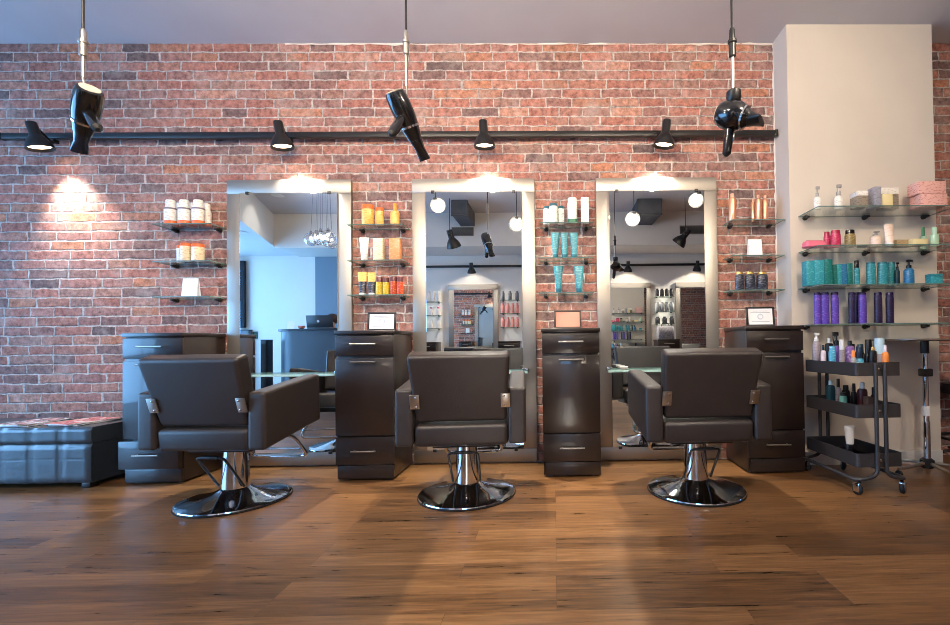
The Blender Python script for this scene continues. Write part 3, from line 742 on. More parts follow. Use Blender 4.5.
# ------------------------------------------------------------------ styling chairs
def make_chair(label, x, y, rz, lever, g='styling chairs along the brick wall'):
    t = thing('styling_chair', label, 'chair', (x, y, 0), rz, g)
    MB().lathe([(.262, 0), (.271, .001), (.272, .004), (.2715, .008), (.266, .009)], 56).build('base_ring', rubber, t)
    MB().lathe([(.26, .0095), (.268, .0105), (.266, .016), (.255, .0195), (.225, .0255), (.17, .036), (.11, .052), (.08, .066), (.071, .0735), (.069, .074)], 56).build('base_plate', chrome, t)
    MB().lathe([(.0685, .0745), (.067, .1), (.058, .26), (.057, .2985)], 36).build('pump_column', chrome, t)
    # pump lever: two struts and a black foot bar
    M = Matrix.Rotation(lever, 4, 'Z')
    m = MB(); m.tube(arc([(-.075, -.03, .085), (-.078, -.165, .272), (.078, -.165, .272), (.075, -.03, .085)], .022), .0065, 10, M=M)
    lv = m.build('pump_lever', black, t)
    MB().box(-.05, .05, -.176, -.154, .266, .281, .006, M=M).build('lever_pad', rubber, lv)
    # upper body leans back a little
    T = Matrix.Translation((0, 0, .335)) @ Matrix.Rotation(R(5.5), 4, 'X')
    MB().box(-.17, .17, -.12, .2, -.036, .004, .006, M=T).build('seat_frame', black, t)
    MB().box(-.241, .241, -.22, .3, .0, .118, .026, 4, M=T).build('seat', leather, t)
    # armrests: slabs rising to the front
    for s in (-1, 1):
        a0, a1 = sorted((s*.242, s*.334))
        pts = [(-.235, .012), (.265, .04), (.28, .318), (-.205, .305)]
        m = MB()
        # extrude the side outline along x
        lo = [m.bm.verts.new((a0, p[0], p[1])) for p in pts]; hi = [m.bm.verts.new((a1, p[0], p[1])) for p in pts]
        m.bm.faces.new(lo); m.bm.faces.new(hi)
        for i in range(4):
            j = (i+1) % 4; m.bm.faces.new([lo[i], lo[j], hi[j], hi[i]])
        bmesh.ops.recalc_face_normals(m.bm, faces=m.bm.faces)
        bmesh.ops.bevel(m.bm, geom=list(m.bm.edges), offset=.02, segments=4, profile=.6, affect='EDGES')
        for v in m.bm.verts: v.co = T @ v.co
        m.build('armrest', leather, t)
    # backrest
    B = T @ Matrix.Translation((0, -.155, .135)) @ Matrix.Rotation(R(12), 4, 'X')
    pts = [(-.232, 0), (.232, 0), (.256, .366), (-.256, .366)]
    m = MB()
    lo = [m.bm.verts.new((p[0], -.045, p[1])) for p in pts]; hi = [m.bm.verts.new((p[0], .045, p[1])) for p in pts]
    m.bm.faces.new(lo); m.bm.faces.new(hi)
    for i in range(4):
        j = (i+1) % 4; m.bm.faces.new([lo[i], lo[j], hi[j], hi[i]])
    bmesh.ops.recalc_face_normals(m.bm, faces=m.bm.faces)
    bmesh.ops.bevel(m.bm, geom=list(m.bm.edges), offset=.024, segments=4, profile=.6, affect='EDGES')
    for v in m.bm.verts: v.co = B @ v.co
    m.build('backrest', leather, t)
    for s in (-1, 1):
        Q = B @ Matrix.Translation((s*.229, -.05, .118))
        p = MB().box(-.024, .024, -.004, .002, -.034, .044, .002, M=Q).build('hinge_plate', steel, t)
        for zz in (-.02, .03):
            MB().lathe([(.006, 0), (.006, .003), (.003, .005)], 12, M=Q @ Matrix.Translation((-s*.008, -.0045, zz)) @ Matrix.Rotation(R(90), 4, 'X')).build('bolt', chrome, p)
    # footrest
    m = MB()
    m.tube(arc([(-.15, .16, .318), (-.15, .27, .30), (-.185, .37, .15), (.185, .37, .15), (.15, .27, .30), (.15, .16, .318)], .05), .0105, 12)
    fr_ = m.build('footrest', chrome, t)
    MB().tube([(-.165, .335, .205), (.165, .335, .205)], .008, 10).build('footrest_rail', chrome, fr_)
    return t
CH = [(-1.775, -.69, R(-3), R(-3)), (-.498, -.665, R(4), R(0)), (.80, -.67, R(1.5), R(0))]
make_chair('dark leather styling chair in front of the left mirror, armrest side showing on the right', CH[0][0], CH[0][1], CH[0][2], CH[0][3])
make_chair('dark leather styling chair in front of the middle mirror, back square to view', CH[1][0], CH[1][1], CH[1][2], CH[1][3])
c3 = make_chair('dark leather styling chair in front of the right mirror, turned slightly left', CH[2][0], CH[2][1], CH[2][2], CH[2][3])

# ------------------------------------------------------------------ ottoman and magazines
fr_r = floor_at(90, 489)
OX1, OY0 = fr_r.x, fr_r.y
OW, OD, OH = 1.06, min(.50, -OY0-.025), .385
t = thing('ottoman', 'blue-black leather storage ottoman with stitched squares, beside the left cabinet', 'ottoman', (OX1-OW/2, OY0, 0))
def quilt(w, d, z0, z1, nx, rows, name):
    """a padded block whose front and sides are stitched into squares"""
    m = MB()
    nxs = nx*8; 
    cell = w/nx
    def puff(s): 
        k = abs(s/cell-round(s/cell))*cell
        return -.007*math.exp(-(k/.008)**2)
    cols = [-w/2+w*i/nxs for i in range(nxs+1)]
    zs = [z0+(z1-z0)*i/12 for i in range(13)]
    def zp(zv):
        e = min(zv-z0, z1-zv); q = -.012*math.exp(-(e/.010)**2)
        for rz_ in rows: q -= .0015*math.exp(-((zv-rz_)/.004)**2)
        return q
    zs = sorted(set(zs+list(rows)+[r_+.008 for r_ in rows]+[r_-.008 for r_ in rows]+[z0+.008, z1-.008]))
    front = [[m.bm.verts.new((x_, -puff(x_+w/2)-zp(z_)+.0 if 0 else -(puff(x_+w/2)+zp(z_)), z_)) for x_ in cols] for z_ in zs]
    back = [[m.bm.verts.new((x_, d+(puff(x_+w/2)+zp(z_)), z_)) for x_ in cols] for z_ in zs]
    for g_ in (front, back):
        for a, b in zip(g_, g_[1:]):
            for i in range(nxs): m.bm.faces.new([a[i], a[i+1], b[i+1], b[i]])
    for side in (0, -1):
        for k in range(len(zs)-1): m.bm.faces.new([front[k][side], front[k+1][side], back[k+1][side], back[k][side]])
    for k in (0, -1):
        for i in range(nxs): m.bm.faces.new([front[k][i], front[k][i+1], back[k][i+1], back[k][i]])
    return m
o = quilt(OW, OD, .035, .272, 6, (.18,), 'b').build('ottoman_body', leather_blue, t)
quilt(OW+.012, OD+.012, .2745, .372, 6, (), 'l').build('ottoman_lid', leather_blue, t, (0, -.006, 0))
for sx in (-1, 1):
    for yy in (.05, OD-.05):
        MB().box(-.026, .026, -.026, .026, 0, .034, .003).build('foot', espresso_in, t, (sx*(OW/2-.05), yy, 0))
zt = .3735
def magazine(x, y, rz, z, w, d, cov, label, th=.006):
    t = thing('magazine', label, 'magazine', (x, y, z), rz, 'magazines on the ottoman')
    MB().box(-w/2+.002, w/2-.002, -d/2+.002, d/2-.002, .0008, th-.0008).build('pages', paper, t, smooth=False)
    m = MB(); m.box(-w/2, w/2, -d/2, d/2, th-.0006, th); m.box(-w/2, w/2, -d/2, d/2, 0, .0006); m.box(-w/2-.0008, -w/2, -d/2, d/2, 0, th)
    m.build('cover', cov, t, smooth=False)
def cover_mat(name, cols, sc=14):
    m = bpy.data.materials.new(name); m.use_nodes = True; nt = m.node_tree; N = nt.nodes; L = nt.links; b = N['Principled BSDF']
    tc = N.new('ShaderNodeTexCoord'); v = N.new('ShaderNodeTexNoise'); v.inputs['Scale'].default_value = sc; v.inputs['Detail'].default_value = 2
    L.new(tc.outputs['Object'], v.inputs['Vector']); r = N.new('ShaderNodeValToRGB'); r.color_ramp.interpolation = 'CONSTANT'
    e = r.color_ramp.elements
    for i, c in enumerate(cols):
        k = e[i] if i < 2 else e.new(.5)
        k.position = .3+.4*i/len(cols) if i else 0; k.color = lin(c)
    L.new(v.outputs['Fac'], r.inputs['Fac']); L.new(r.outputs['Color'], b.inputs['Base Color']); b.inputs['Roughness'].default_value = .25
    return m
cv1 = cover_mat('fashion_cover', [(226, 222, 224), (120, 110, 118), (200, 150, 150), (236, 236, 240)])
cv2 = cover_mat('red_cover', [(222, 160, 156), (200, 110, 108), (236, 206, 200)])
cv3 = cover_mat('grey_cover', [(120, 120, 126), (70, 68, 72), (190, 188, 190)])
mx1 = xat(33, OY0+.16, zt); mx2 = xat(84, OY0+.16, zt)
magazine(mx1+.01, OY0+.185, R(-4), zt, .215, .28, cv3, 'grey magazine at the bottom of the left pile on the ottoman', .008)
magazine(mx1, OY0+.17, R(-12), zt+.009, .21, .275, cv1, 'white fashion magazine on top of the left pile on the ottoman')
magazine(mx2-.012, OY0+.20, R(-6), zt, .215, .28, cv3, 'grey magazine at the bottom of the right pile on the ottoman', .007)
magazine(mx2-.02, OY0+.175, R(-15), zt+.008, .21, .275, cv2, 'red-covered magazine on top of the right pile on the ottoman')

# ------------------------------------------------------------------ track lights
TY = -.055
tzl = zat(3, 137.2, TY); tzr = zat(774, 133.2, TY); TZ = (tzl+tzr)/2
tx0, tx1 = xat(2, TY, TZ), PX0-.02
t = thing('lighting_track', 'long black lighting track running across the top of the brick wall', 'light track', ((tx0+tx1)/2, TY, TZ))
L_ = (tx1-tx0)/2
MB().box(-L_, L_, -.018, .018, -.02, .02, .003).build('track_rail', black, t)
for s in (-1, 1): MB().box(s*L_-.012, s*L_+.012, -.021, .021, -.023, .023, .004).build('end_cap', black_gl, t)
for k in range(5):
    xx = -L_+.2+(2*L_-.4)*k/4
    MB().box(xx-.015, xx+.015, .0185, .053, -.012, .012, .002).build('wall_clip', black, t)
def spot_lamp(name, M, energy, size=R(95), col=(1, .92, .80), blend=.7, r=.02):
    l = bpy.data.lights.new(name, 'SPOT'); l.energy = energy; l.spot_size = size; l.spot_blend = blend; l.color = col; l.shadow_soft_size = r
    o = bpy.data.objects.new(name, l); COL.objects.link(o); o.matrix_local = M
    return o
def track_head(x, y, z, dirv, label, energy, group, scale=1.0, name='track_spotlight', lens=None, arm=True, col=(1, .92, .80), size=R(95), rod=None, blend=.7):
    """x, y, z: the knuckle under the track; dirv: where it shines"""
    t = thing(name, label, 'spotlight', (x, y, z), 0, group)
    dv = Vector(dirv).normalized()
    q = (-dv).to_track_quat('Z', 'Y').to_matrix().to_4x4()
    S = Matrix.Scale(scale, 4)
    c = Vector((0, -.095, -.01))*scale
    M = Matrix.Translation(c) @ q @ S
    MB().lathe([(.03, -.03), (.052, -.046), (.064, -.0625), (.0655, -.06), (.06, -.036), (.047, -.008), (.032, .012), (.0265, .022), (.0265, .09), (.024, .094)], 28, M=M).build('lamp_shade', black, t)
    MB().lathe([(.0515, -.0458), (.0515, -.0452)], 24, M=M).build('lamp_lens', lens or lens_m, t)
    m = MB(); m.tube([(0, 0, .012*scale), (0, -.012*scale, 0), M @ Vector((0, .022, .05))], .0075*scale, 8); m.box(-.014*scale, .014*scale, -.016*scale, .016*scale, .004*scale, .026*scale, .003*scale)
    m.build('swivel_arm', black, t)
    if rod is not None:
        MB().tube([(0, 0, .027*scale), (0, 0, rod)], .005, 8).build('drop_rod', black, t)
    L0 = spot_lamp('lamp_bulb', M @ Matrix.Translation((0, 0, -.068)), energy, size, col, blend)
    L0.parent = t
    return t
G = 'black spotlights on the wall track'
for u, dv, l, e in ((37, (.2, .17, -1), 'leftmost, above the ottoman', 110), (281, (.12, .12, -1), 'above the left mirror', 230), (484, (.04, .12, -1), 'above the middle mirror', 230), (665, (-.12, .12, -1), 'above the right mirror', 230)):
    track_head(xat(u, -.16, TZ-.05), TY, TZ-.0515, dv, 'black cone spotlight on the wall track, %s' % l, e, G, 1.12, size=R(80) if u < 100 else R(92), blend=1.0)

# ------------------------------------------------------------------ hair dryers on drop cords
DY = -1.15
def dryer(u, v, axis, grip, label, cord_u, cord_v, nozzle='cone', cl='left', blue=False, s=1.0, DY=-1.15):
    """u, v: the barrel centre; axis: towards the nozzle; grip: towards the handle end"""
    s *= (3.204+DY)/2.054
    p = at(u, v, DY)
    a = Vector(axis).normalized(); g = Vector(grip); g = (g-a*g.dot(a)).normalized(); b = a.cross(g)
    M = Matrix((( b.x, g.x, a.x, 0), (b.y, g.y, a.y, 0), (b.z, g.z, a.z, 0), (0, 0, 0, 1))) @ Matrix.Scale(s, 4)   # local z = nozzle axis, local y = grip
    hook = at(cord_u, cord_v, DY)
    t = thing('hair_dryer', label, 'hair dryer', p, 0, 'hair dryers hanging from the ceiling')
    if nozzle == 'round':
        prof = [(.034, -.072), (.044, -.066), (.054, -.045), (.060, -.01), (.057, .02), (.045, .045), (.033, .06), (.030, .066)]
    else:
        prof = [(.033, -.098), (.039, -.095), (.043, -.08), (.045, -.04), (.044, 0), (.038, .04), (.030, .085), (.027, .094)]
    MB().lathe(prof, 28, M=M).build('dryer_body', black_gl, t)
    zr = prof[0][1]; rr = prof[0][0]
    MB().lathe([(rr*.95, zr-.003), (rr*.95, zr-.0005)], 24, M=M).build('air_intake', mat('intake_mesh', (206, 198, 180), .5, bump=.6, bscale=900), t)
    MB().lathe([(prof[-3][0]+.0035, prof[-3][1]-.004), (prof[-3][0]+.0035, prof[-3][1]+.004)], 24, M=M).build('trim_ring', chrome, t)
    zn = prof[-1][1]
    if nozzle == 'round':
        MB().loft([(zn+.0005, .031, .031), (zn+.03, .05, .018), (zn+.05, .056, .012)], 24, M=M).build('nozzle', black, t)
    else:
        MB().loft([(zn+.0005, .027, .027), (zn+.035, .022, .02), (zn+.075, .027, .011), (zn+.085, .028, .010)], 24, M=M).build('nozzle', mat('blue_black_nozzle', (22, 34, 54), .2, coat=.4) if blue else black_gl, t)
    ld = (M.inverted().to_3x3() @ Vector(grip)).normalized(); q0 = Vector((0, 0, -.01)); gp = [q0+ld*k for k in (.03, .075, .12, .155)]
    h = MB().tube(gp, [.020, .0185, .0195, .0175], 16, M=M).build('handle', black_gl, t)
    QH = ld.to_track_quat('Z', 'Y').to_matrix().to_4x4()
    MB().box(-.006, .006, .0185, .022, .075, .105, .001, M=M @ Matrix.Translation(q0) @ QH).build('switch', chrome, h)
    MB().lathe([(.017, .1555), (.013, .161), (.006, .167)], 12, M=M @ Matrix.Translation(q0) @ QH).build('cord_grommet', rubber, h)
    if nozzle == 'round':
        MB().lathe([(.022, .05), (.026, .055), (.026, .088), (.02, .094)], 18).build('hanging_cap', black, t)
    # hang loop from the hook to the body
    hl = hook-p
    MB().tube(arc([hl, hl*.72+Vector((.004, 0, 0)), M @ Vector((0, -.02, zr+.03))], .02), .004, 8).build('hanging_loop', steel, t)
    # drop cord up to the ceiling: its own thing
    c = thing('drop_cord', 'thin steel drop cord with fitting holding the %s hair dryer' % cl, 'cord', hook, 0, 'drop cords for the hair dryers')
    top = ZC-hook.z
    q = zat(cord_u, 44, DY)-hook.z
    MB().tube([(0, 0, .003), (0, 0, max(q-.05, .06))], .0065, 10).build('steel_stem', steel, c)
    MB().lathe([(.008, 0), (.0125, .004), (.0125, .05), (.016, .053), (.016, .062), (.0105, .066), (.0105, .1), (.006, .11)], 18).build('fitting', steel if not nozzle == 'round' else black, c, (0, 0, max(q-.05, .06)))
    MB().tube([(0, 0, max(q-.05, .06)+.111), (0, 0, top-.02)], .0045, 8).build('cord', black, c)
    MB().lathe([(.03, 0), (.03, .012), (.012, .0195)], 20).build('ceiling_rose', black, c, (0, 0, top-.02))
    return t
dryer(86, 112, (-.78, .55, -1), (.85, -.5, -.85), 'black hair dryer with bluish sheen hanging at the left', 83, 78, 'cone', 'left', True, 1.15, -1.45)
dryer(405.5, 117, (.38, .6, -1), (-.14, -.62, -.85), 'slim black hair dryer hanging nose-down in the middle', 406.5, 87, 'cone', 'middle', False, 1.1, -1.25)
dryer(734, 116, (.72, -.5, -.42), (-.12, .1, -1), 'round-bodied black hair dryer with flat nozzle hanging at the right', 733, 92, 'round', 'right', False, 1.12, -1.6)

# ------------------------------------------------------------------ trolley
yf0 = -.80
tl = xat(855, yf0, .69); tr = xat(902, yf0, .69)
TWd = tr-tl; TL = .46
t = thing('rolling_trolley', 'dark grey three-tier metal trolley full of bottles beside the pillar', 'trolley', ((tl+tr)/2, yf0, 0), R(2.4))
hw = TWd/2
def tray(z, h):
    m = MB(); th = .003
    m.box(-hw, hw, .012, TL-.012, z-h, z-h+th); 
    # rounded rim wall
    out = []; r_ = .016
    for cx_, cy_, a0 in ((hw-r_, r_, -90), (hw-r_, TL-r_, 0), (-hw+r_, TL-r_, 90), (-hw+r_, r_, 180)):
        for k in range(7):
            a = R(a0+15*k); out.append((cx_+r_*math.cos(a), cy_+r_*math.sin(a)))
    n_ = len(out); rows = []
    for zz, s_ in ((z-h, 1), (z, 1), (z, .975), (z-h+th, .975)):
        rows.append([m.bm.verts.new((x_*s_, TL/2+(y_-TL/2)*(s_ if s_ == 1 else .985), zz)) for x_, y_ in out])
    for a, b in zip(rows, rows[1:]):
        for i in range(n_):
            j = (i+1) % n_; m.bm.faces.new([a[i], a[j], b[j], b[i]])
    m.bm.faces.new(list(reversed(rows[0]))); m.bm.faces.new(rows[3])
    return m
TZS = (zat(878, 362.4, yf0), zat(878, 404.4, yf0), zat(878, 453.4, yf0))
for z in TZS: tray(z, .074).build('tray', trolley_m, t)
for s in (-1, 1):
    px = s*.026
    pts = [(px, -.011, TZS[0]-.004), (px, -.011, .105), (s*(hw+.012), -.011, .085), (s*(hw+.012), TL+.011, .085), (px, TL+.011, .105), (px, TL+.011, TZS[0]-.004)]
    MB().tube(arc(pts, .045), .0105, 10).build('tube_frame', trolley_m, t)
for zz in TZS:
    MB().lathe([(.0095, 0), (.0095, .004), (.005, .007)], 12, M=Matrix.Translation((.0, -.0005, zz-.037)) @ Matrix.Rotation(R(90), 4, 'X')).build('bolt', chrome, t)
for sx, yy, a in ((-1, .0, 10), (1, .0, -55), (-1, TL, 30), (1, TL, -20)):
    c = MB(); Q = Matrix.Translation((sx*(hw-.01), yy, 0)) @ Matrix.Rotation(R(a), 4, 'Z')
    c.tube([(0, 0, .072), (0, .01, .06)], .008, 8, M=Q); c.box(-.015, -.011, -.005, .03, .018, .06, .002, M=Q); c.box(.011, .015, -.005, .03, .018, .06, .002, M=Q); c.box(-.015, .015, -.005, .03, .055, .062, .002, M=Q)
    cc = c.build('caster', chrome, t)
    MB().lathe([(.027, -.0095), (.0315, -.006), (.0315, .006), (.027, .0095)], 22, M=Q @ Matrix.Translation((0, .015, .0318)) @ Matrix.Rotation(R(90), 4, 'Y')).build('caster_wheel', rubber, cc)
# things in the trolley; positions by depth along the tray
n_before = set(o.name for o in bpy.data.objects)
zf = TZS[0]-.0705
def ty_(f): return yf0+f
grey_b = label_mat('grey_lilac_print', (150, 140, 146), (110, 100, 110)); purple_b = mat('violet_plastic', (122, 92, 168), .3); skyb = label_mat('sky_print', (70, 160, 196), (220, 236, 240)); blackb = mat('black_bottle', (18, 17, 19), .3); darkred = mat('dark_red_bottle', (66, 20, 26), .3); ltb = mat('pale_blue_plastic', (170, 200, 216), .35); pinkw = mat('pale_pink_plastic', (232, 212, 218), .4); skin_o = mat('orange_label', (236, 140, 66), .4)
pump(816.8, 8, 333.2, ty_(.38), zf, grey_b, white_pl, 'lilac-grey bottle with white nozzle, at the far left of the top tray', bodyf=.8)
bottle(822.4, 5, 345, ty_(.30), zf, pinkw, blackb, 'small pale pink bottle beside the lilac-grey one, top tray', capf=.2, neck=.5)
bottle(829.6, 8, 338.2, ty_(.33), zf, blackb, white_pl, 'black round bottle with white tip behind the sky-blue one, top tray', capf=.14, neck=.4)
bottle(830.4, 6.6, 346, ty_(.225), zf, skyb, skyb, 'short sky-blue bottle near the front left of the top tray', capf=.16, neck=.8)
pump(837, 8.2, 332, ty_(.27), zf, purple_b, blackb, 'violet spray bottle with black trigger, top tray', bodyf=.66, name='spray_bottle', trig=True)
bottle(842.2, 5.4, 339.6, ty_(.19), zf, grey_b, white_pl, 'slim grey bottle with white cap next to the violet spray, top tray', capf=.3, neck=.85)
bottle(850.2, 8, 340.6, ty_(.24), zf, label_mat('violet_band_print', (150, 110, 180), (240, 230, 240), 40), blackb, 'violet and black bottle in the middle of the top tray', capf=.16, neck=.5)
bottle(853.6, 5, 350.4, ty_(.135), zf, label_mat('silver_print', (176, 172, 172), (110, 106, 106)), skin_o, 'little grey bottle with orange cap near the front of the top tray', capf=.3, neck=.7)
bottle(859.4, 7.6, 346.4, ty_(.155), zf, skyb, mat('dark_blue_cap', (22, 40, 66), .3), 'blue bottle with dark cap near the front of the top tray', capf=.45, neck=.7)
bottle(862.2, 7, 344, ty_(.27), zf, blackb, mat('dark_teal_cap', (18, 60, 74), .3), 'dark bottle behind the blue one, top tray', capf=.3, neck=.8)
bottle(869.6, 8.4, 339.4, ty_(.20), zf, blackb, blackb, 'tall black square-capped bottle right of the blue one, top tray', capf=.42, neck=.75, sq=4)
bottle(873.2, 7, 347, ty_(.10), zf, blackb, gold, 'short black bottle in front of the tall black one, top tray', capf=.12, neck=.5)
bottle(878, 7, 343.6, ty_(.35), zf, blackb, blackb, 'black bottle right of the tall black one, top tray', capf=.3, neck=.85, sq=4)
bottle(885.6, 10.4, 338.2, ty_(.11), zf, grey_b, ltb, 'large grey bottle with pale blue shoulder near the right of the top tray', capf=.44, neck=.9)
bottle(893.6, 6.2, 345.2, ty_(.085), zf, skin_o, pinkw, 'orange bottle with pale cap at the right end of the top tray', capf=.24, neck=.55)
zf = TZS[1]-.0705
bottle(831, 8, 380.4, ty_(.31), zf, mat('deep_teal_bottle', (18, 62, 74), .3), ltb, 'deep teal bottle with pale cap on the middle tray', capf=.16, neck=.5)
bottle(838.6, 5.4, 378.6, ty_(.28), zf, grey_b, blackb, 'slim grey bottle with black tip behind the mint one, middle tray', capf=.28, neck=.6)
bottle(843.4, 7, 392.6, ty_(.195), zf, mat('mint_bottle', (110, 176, 164), .35), blackb, 'short mint green bottle on the middle tray', capf=.16, neck=.8)
bottle(846, 7.4, 385, ty_(.30), zf, blackb, blackb, 'rounded black bottle behind the mint green one, middle tray', capf=.2, neck=.7)
bottle(854.2, 5.2, 383.4, ty_(.23), zf, blackb, blackb, 'slim black bottle in the centre of the middle tray', capf=.3, neck=.6)
bottle(862.6, 9, 382.4, ty_(.165), zf, darkred, white_pl, 'dark red bottle with clear cap on the middle tray', capf=.2, neck=.5)
carton(867.5, 873.6, 397, ty_(.085), zf, mat('dark_brown_carton', (70, 52, 46), .5), 'small dark brown carton at the front of the middle tray', depth=.04)
bottle(881.4, 6.6, 387, ty_(.17), zf, darkred, blackb, 'dark red bottle behind the trolley post, middle tray', capf=.3, neck=.7)
zf = TZS[2]-.0705
jar(847.6, 7, 444, ty_(.10), zf, blackb, blackb, 'low black jar under the plastic cup on the bottom tray', 'hair_wax_jar', 'jar', None, .2)
zc = zat(847.6, 444, ty_(.10))+.001
t = root('plastic_cup', 'pale translucent plastic cup standing on a black jar in the bottom tray', 'cup', 847.6, ty_(.10), zc)
h = hgt(847.6, 426, ty_(.10), zc)
MB().lathe([(.019, 0), (.027, h), (.0257, h), (.0178, .003)], 24).build('cup_body', mat('frosted_plastic', (214, 208, 198), .35), t)

# keep every bottle clear of the tray walls, whichever way the trolley is turned
TM = Matrix.Translation(((tl+tr)/2, yf0, 0)) @ Matrix.Rotation(R(2.4), 4, 'Z')
for o in [q for q in bpy.data.objects if q.name not in n_before and q.parent is None]:
    p = TM.inverted() @ o.location
    hx_ = max(abs(v.co.x) for c in o.children if c.type == 'MESH' for v in c.data.vertices)
    hy_ = max(abs(v.co.y) for c in o.children if c.type == 'MESH' for v in c.data.vertices)
    m_ = .008
    p.x = min(max(p.x, -hw+hx_+m_), hw-hx_-m_); p.y = min(max(p.y, hy_+m_), TL-hy_-m_)
    o.location = TM @ p
# ------------------------------------------------------------------ round table on a wheeled stand
tp = floor_at(927.5, 474)
t = thing('round_side_table', 'round thin-topped table on a black and chrome wheeled stand at far right', 'table', (tp.x, tp.y, 0))
ht = zat(928, 339, tp.y)
MB().lathe([(.262, ht-.012), (.272, ht-.006), (.272, ht), (.266, ht+.003), (.255, ht+.003)], 48).build('table_top', mat('brown_top', (98, 80, 68), .25, coat=.3), t)
MB().lathe([(.019, .07), (.019, .33)], 20).build('lower_tube', chrome, t)
MB().lathe([(.016, .33), (.016, ht-.09)], 20).build('upper_tube', chrome, t)
MB().lathe([(.023, ht-.09), (.023, ht-.013)], 20).build('top_collar', black, t)
MB().box(-.03, .034, -.024, .024, ht-.235, ht-.185, .008).build('height_clamp', black, t)
MB().lathe([(.0205, .365), (.0205, .425)], 20).build('paper_sticker', paper, t)
hub = MB().lathe([(.03, .04), (.038, .05), (.038, .088), (.024, .1)], 20).build('leg_hub', black, t)
for k in range(5):
    a = R(72*k+195); dx, dy = math.cos(a), math.sin(a)
    leg = MB().tube([(dx*.036, dy*.036, .07), (dx*.24, dy*.24, .05)], [.012, .009], 10).build('leg', steel, t)
    MB().lathe([(.02, -.008), (.0235, 0), (.02, .008)], 16, M=Matrix.Translation((dx*.235, dy*.235, .0235)) @ Matrix.Rotation(a+R(90), 4, 'Z') @ Matrix.Rotation(R(90), 4, 'X')).build('caster_wheel', rubber, leg)
# black stool at the right edge
sp_ = Vector((2.87, -.20, 0))
t = thing('salon_stool', 'black round salon stool cut by the right edge, behind the round table', 'stool', sp_)
MB().lathe([(.15, .46), (.175, .47), (.18, .5), (.17, .535), (.14, .545)], 36).build('seat', leather, t)
MB().lathe([(.02, .08), (.02, .45)], 16).build('gas_column', black, t)
MB().tube([(math.cos(k*PI/18)*.19, math.sin(k*PI/18)*.19, .16) for k in range(36)], .009, 8, closed=True).build('foot_ring', black, t)
for k in range(5):
    a = R(72*k+18)
    MB().tube([(math.cos(a)*.018, math.sin(a)*.018, .1), (math.cos(a)*.22, math.sin(a)*.22, .052)], .011, 8).build('leg', black, t)
    MB().lathe([(.02, -.012), (.025, 0), (.02, .012)], 14, M=Matrix.Translation((math.cos(a)*.22, math.sin(a)*.22, .025)) @ Matrix.Rotation(R(90), 4, 'X')).build('caster_wheel', rubber, t)

# ------------------------------------------------------------------ the other side of the room, seen in the mirrors
def far_mirror(x0, w, label):
    t = thing('wall_mirror', label, 'mirror', (x0+w/2, YF+.002, .012), PI, 'framed mirrors on the opposite wall')
    a = w/2; h = 1.93; f = .1
    m = MB(); m.box(-a, a, -.03, 0, h-f, h, .004); m.box(-a, a, -.03, 0, 0, f, .004); m.box(-a, -a+f, -.03, 0, f, h-f, .004); m.box(a-f, a, -.03, 0, f, h-f, .004)
    m.build('mirror_frame', alu, t)
    MB().box(-a+f-.004, a-f+.004, -.036, -.0305, f-.004, h-f+.004, .001).build('mirror_glass', mirror_m, t, smooth=False)
FM = (-1.90, .92, 2.24)
far_mirror(FM[0], .9, 'framed mirror on the opposite wall, reflected in the middle mirror')
far_mirror(FM[1], .87, 'framed mirror on the opposite wall, reflected at left in the right mirror')
far_mirror(FM[2], .87, 'framed mirror on the opposite wall, reflected at right in the right mirror')
def far_cab(x0, label):
    c = make_cabinet(x0, YF+.004, label, 0, .38, .9)
    c.location = (x0+.19, YF+.40, 0); c.rotation_euler = (0, 0, PI)
    return c
def make_far_cab(x0, label):
    w, h = .38, .9; D = .37
    t = thing('drawer_cabinet', label, 'cabinet', (x0+w/2, YF+.38, 0), PI, 'drawer cabinets on the opposite wall')
    a = w/2
    MB().box(-a+.004, a-.004, .02, D, .012, h-.026, .002).build('cabinet_body', espresso, t)
    MB().box(-a-.003, a+.003, -.004, D, h-.026, h, .004).build('cabinet_top', espresso, t)
    for z0, z1 in ((h-.15, h-.034), (h-.28, h-.16), (.02, h-.29)):
        p = MB().box(-a+.002, a-.002, 0, .0195, z0, z1, .0025).build('drawer', espresso, t)
        MB().tube([(-.09, -.02, z1-.045), (.09, -.02, z1-.045)], .005, 8).build('bar_handle', steel, p)
    return t
make_far_cab(-2.42, 'dark cabinet on the opposite wall, reflected at left in the middle mirror')
make_far_cab(-.965, 'dark cabinet on the opposite wall, reflected at right in the middle mirror')
make_far_cab(1.825, 'dark cabinet on the opposite wall, reflected in the right mirror')
def far_shelf(xc, z, label, items, w=.34):
    t = thing('glass_shelf', label, 'shelf', (xc, YF, z), PI, 'shelves on the opposite wall')
    m = MB().box(-w/2, w/2, -.15, -.003, 0, .008)
    for f in m.bm.faces: f.material_index = 0 if abs(f.normal.z) > .5 else 1
    m.build('shelf_glass', [glass, glass_edge], t, smooth=False)
    for s in (-1, 1): MB().box(s*.13-.012, s*.13+.012, -.06, -.001, -.014, -.001, .003).build('shelf_bracket', black, t)
    n = len(items)
    for i, (mm, cm, h, ww, l) in enumerate(items):
        x = xc-w/2+.04+(w-.08)*(i/(max(n-1, 1)))
        b = thing('product_bottle', l, 'bottle', (x, YF+.085, z+.0085), 0, 'products on the opposite shelves')
        MB().loft([(0, ww*.95, ww*.7), (.003, ww, ww*.75), (h*.78, ww, ww*.75), (h*.84, ww*.7, ww*.6)], 16, sq=2.6).build('bottle_body', mm, b)
        MB().loft([(h*.84+.0003, ww*.7, ww*.6), (h, ww*.66, ww*.56)], 14).build('bottle_cap', cm, b)
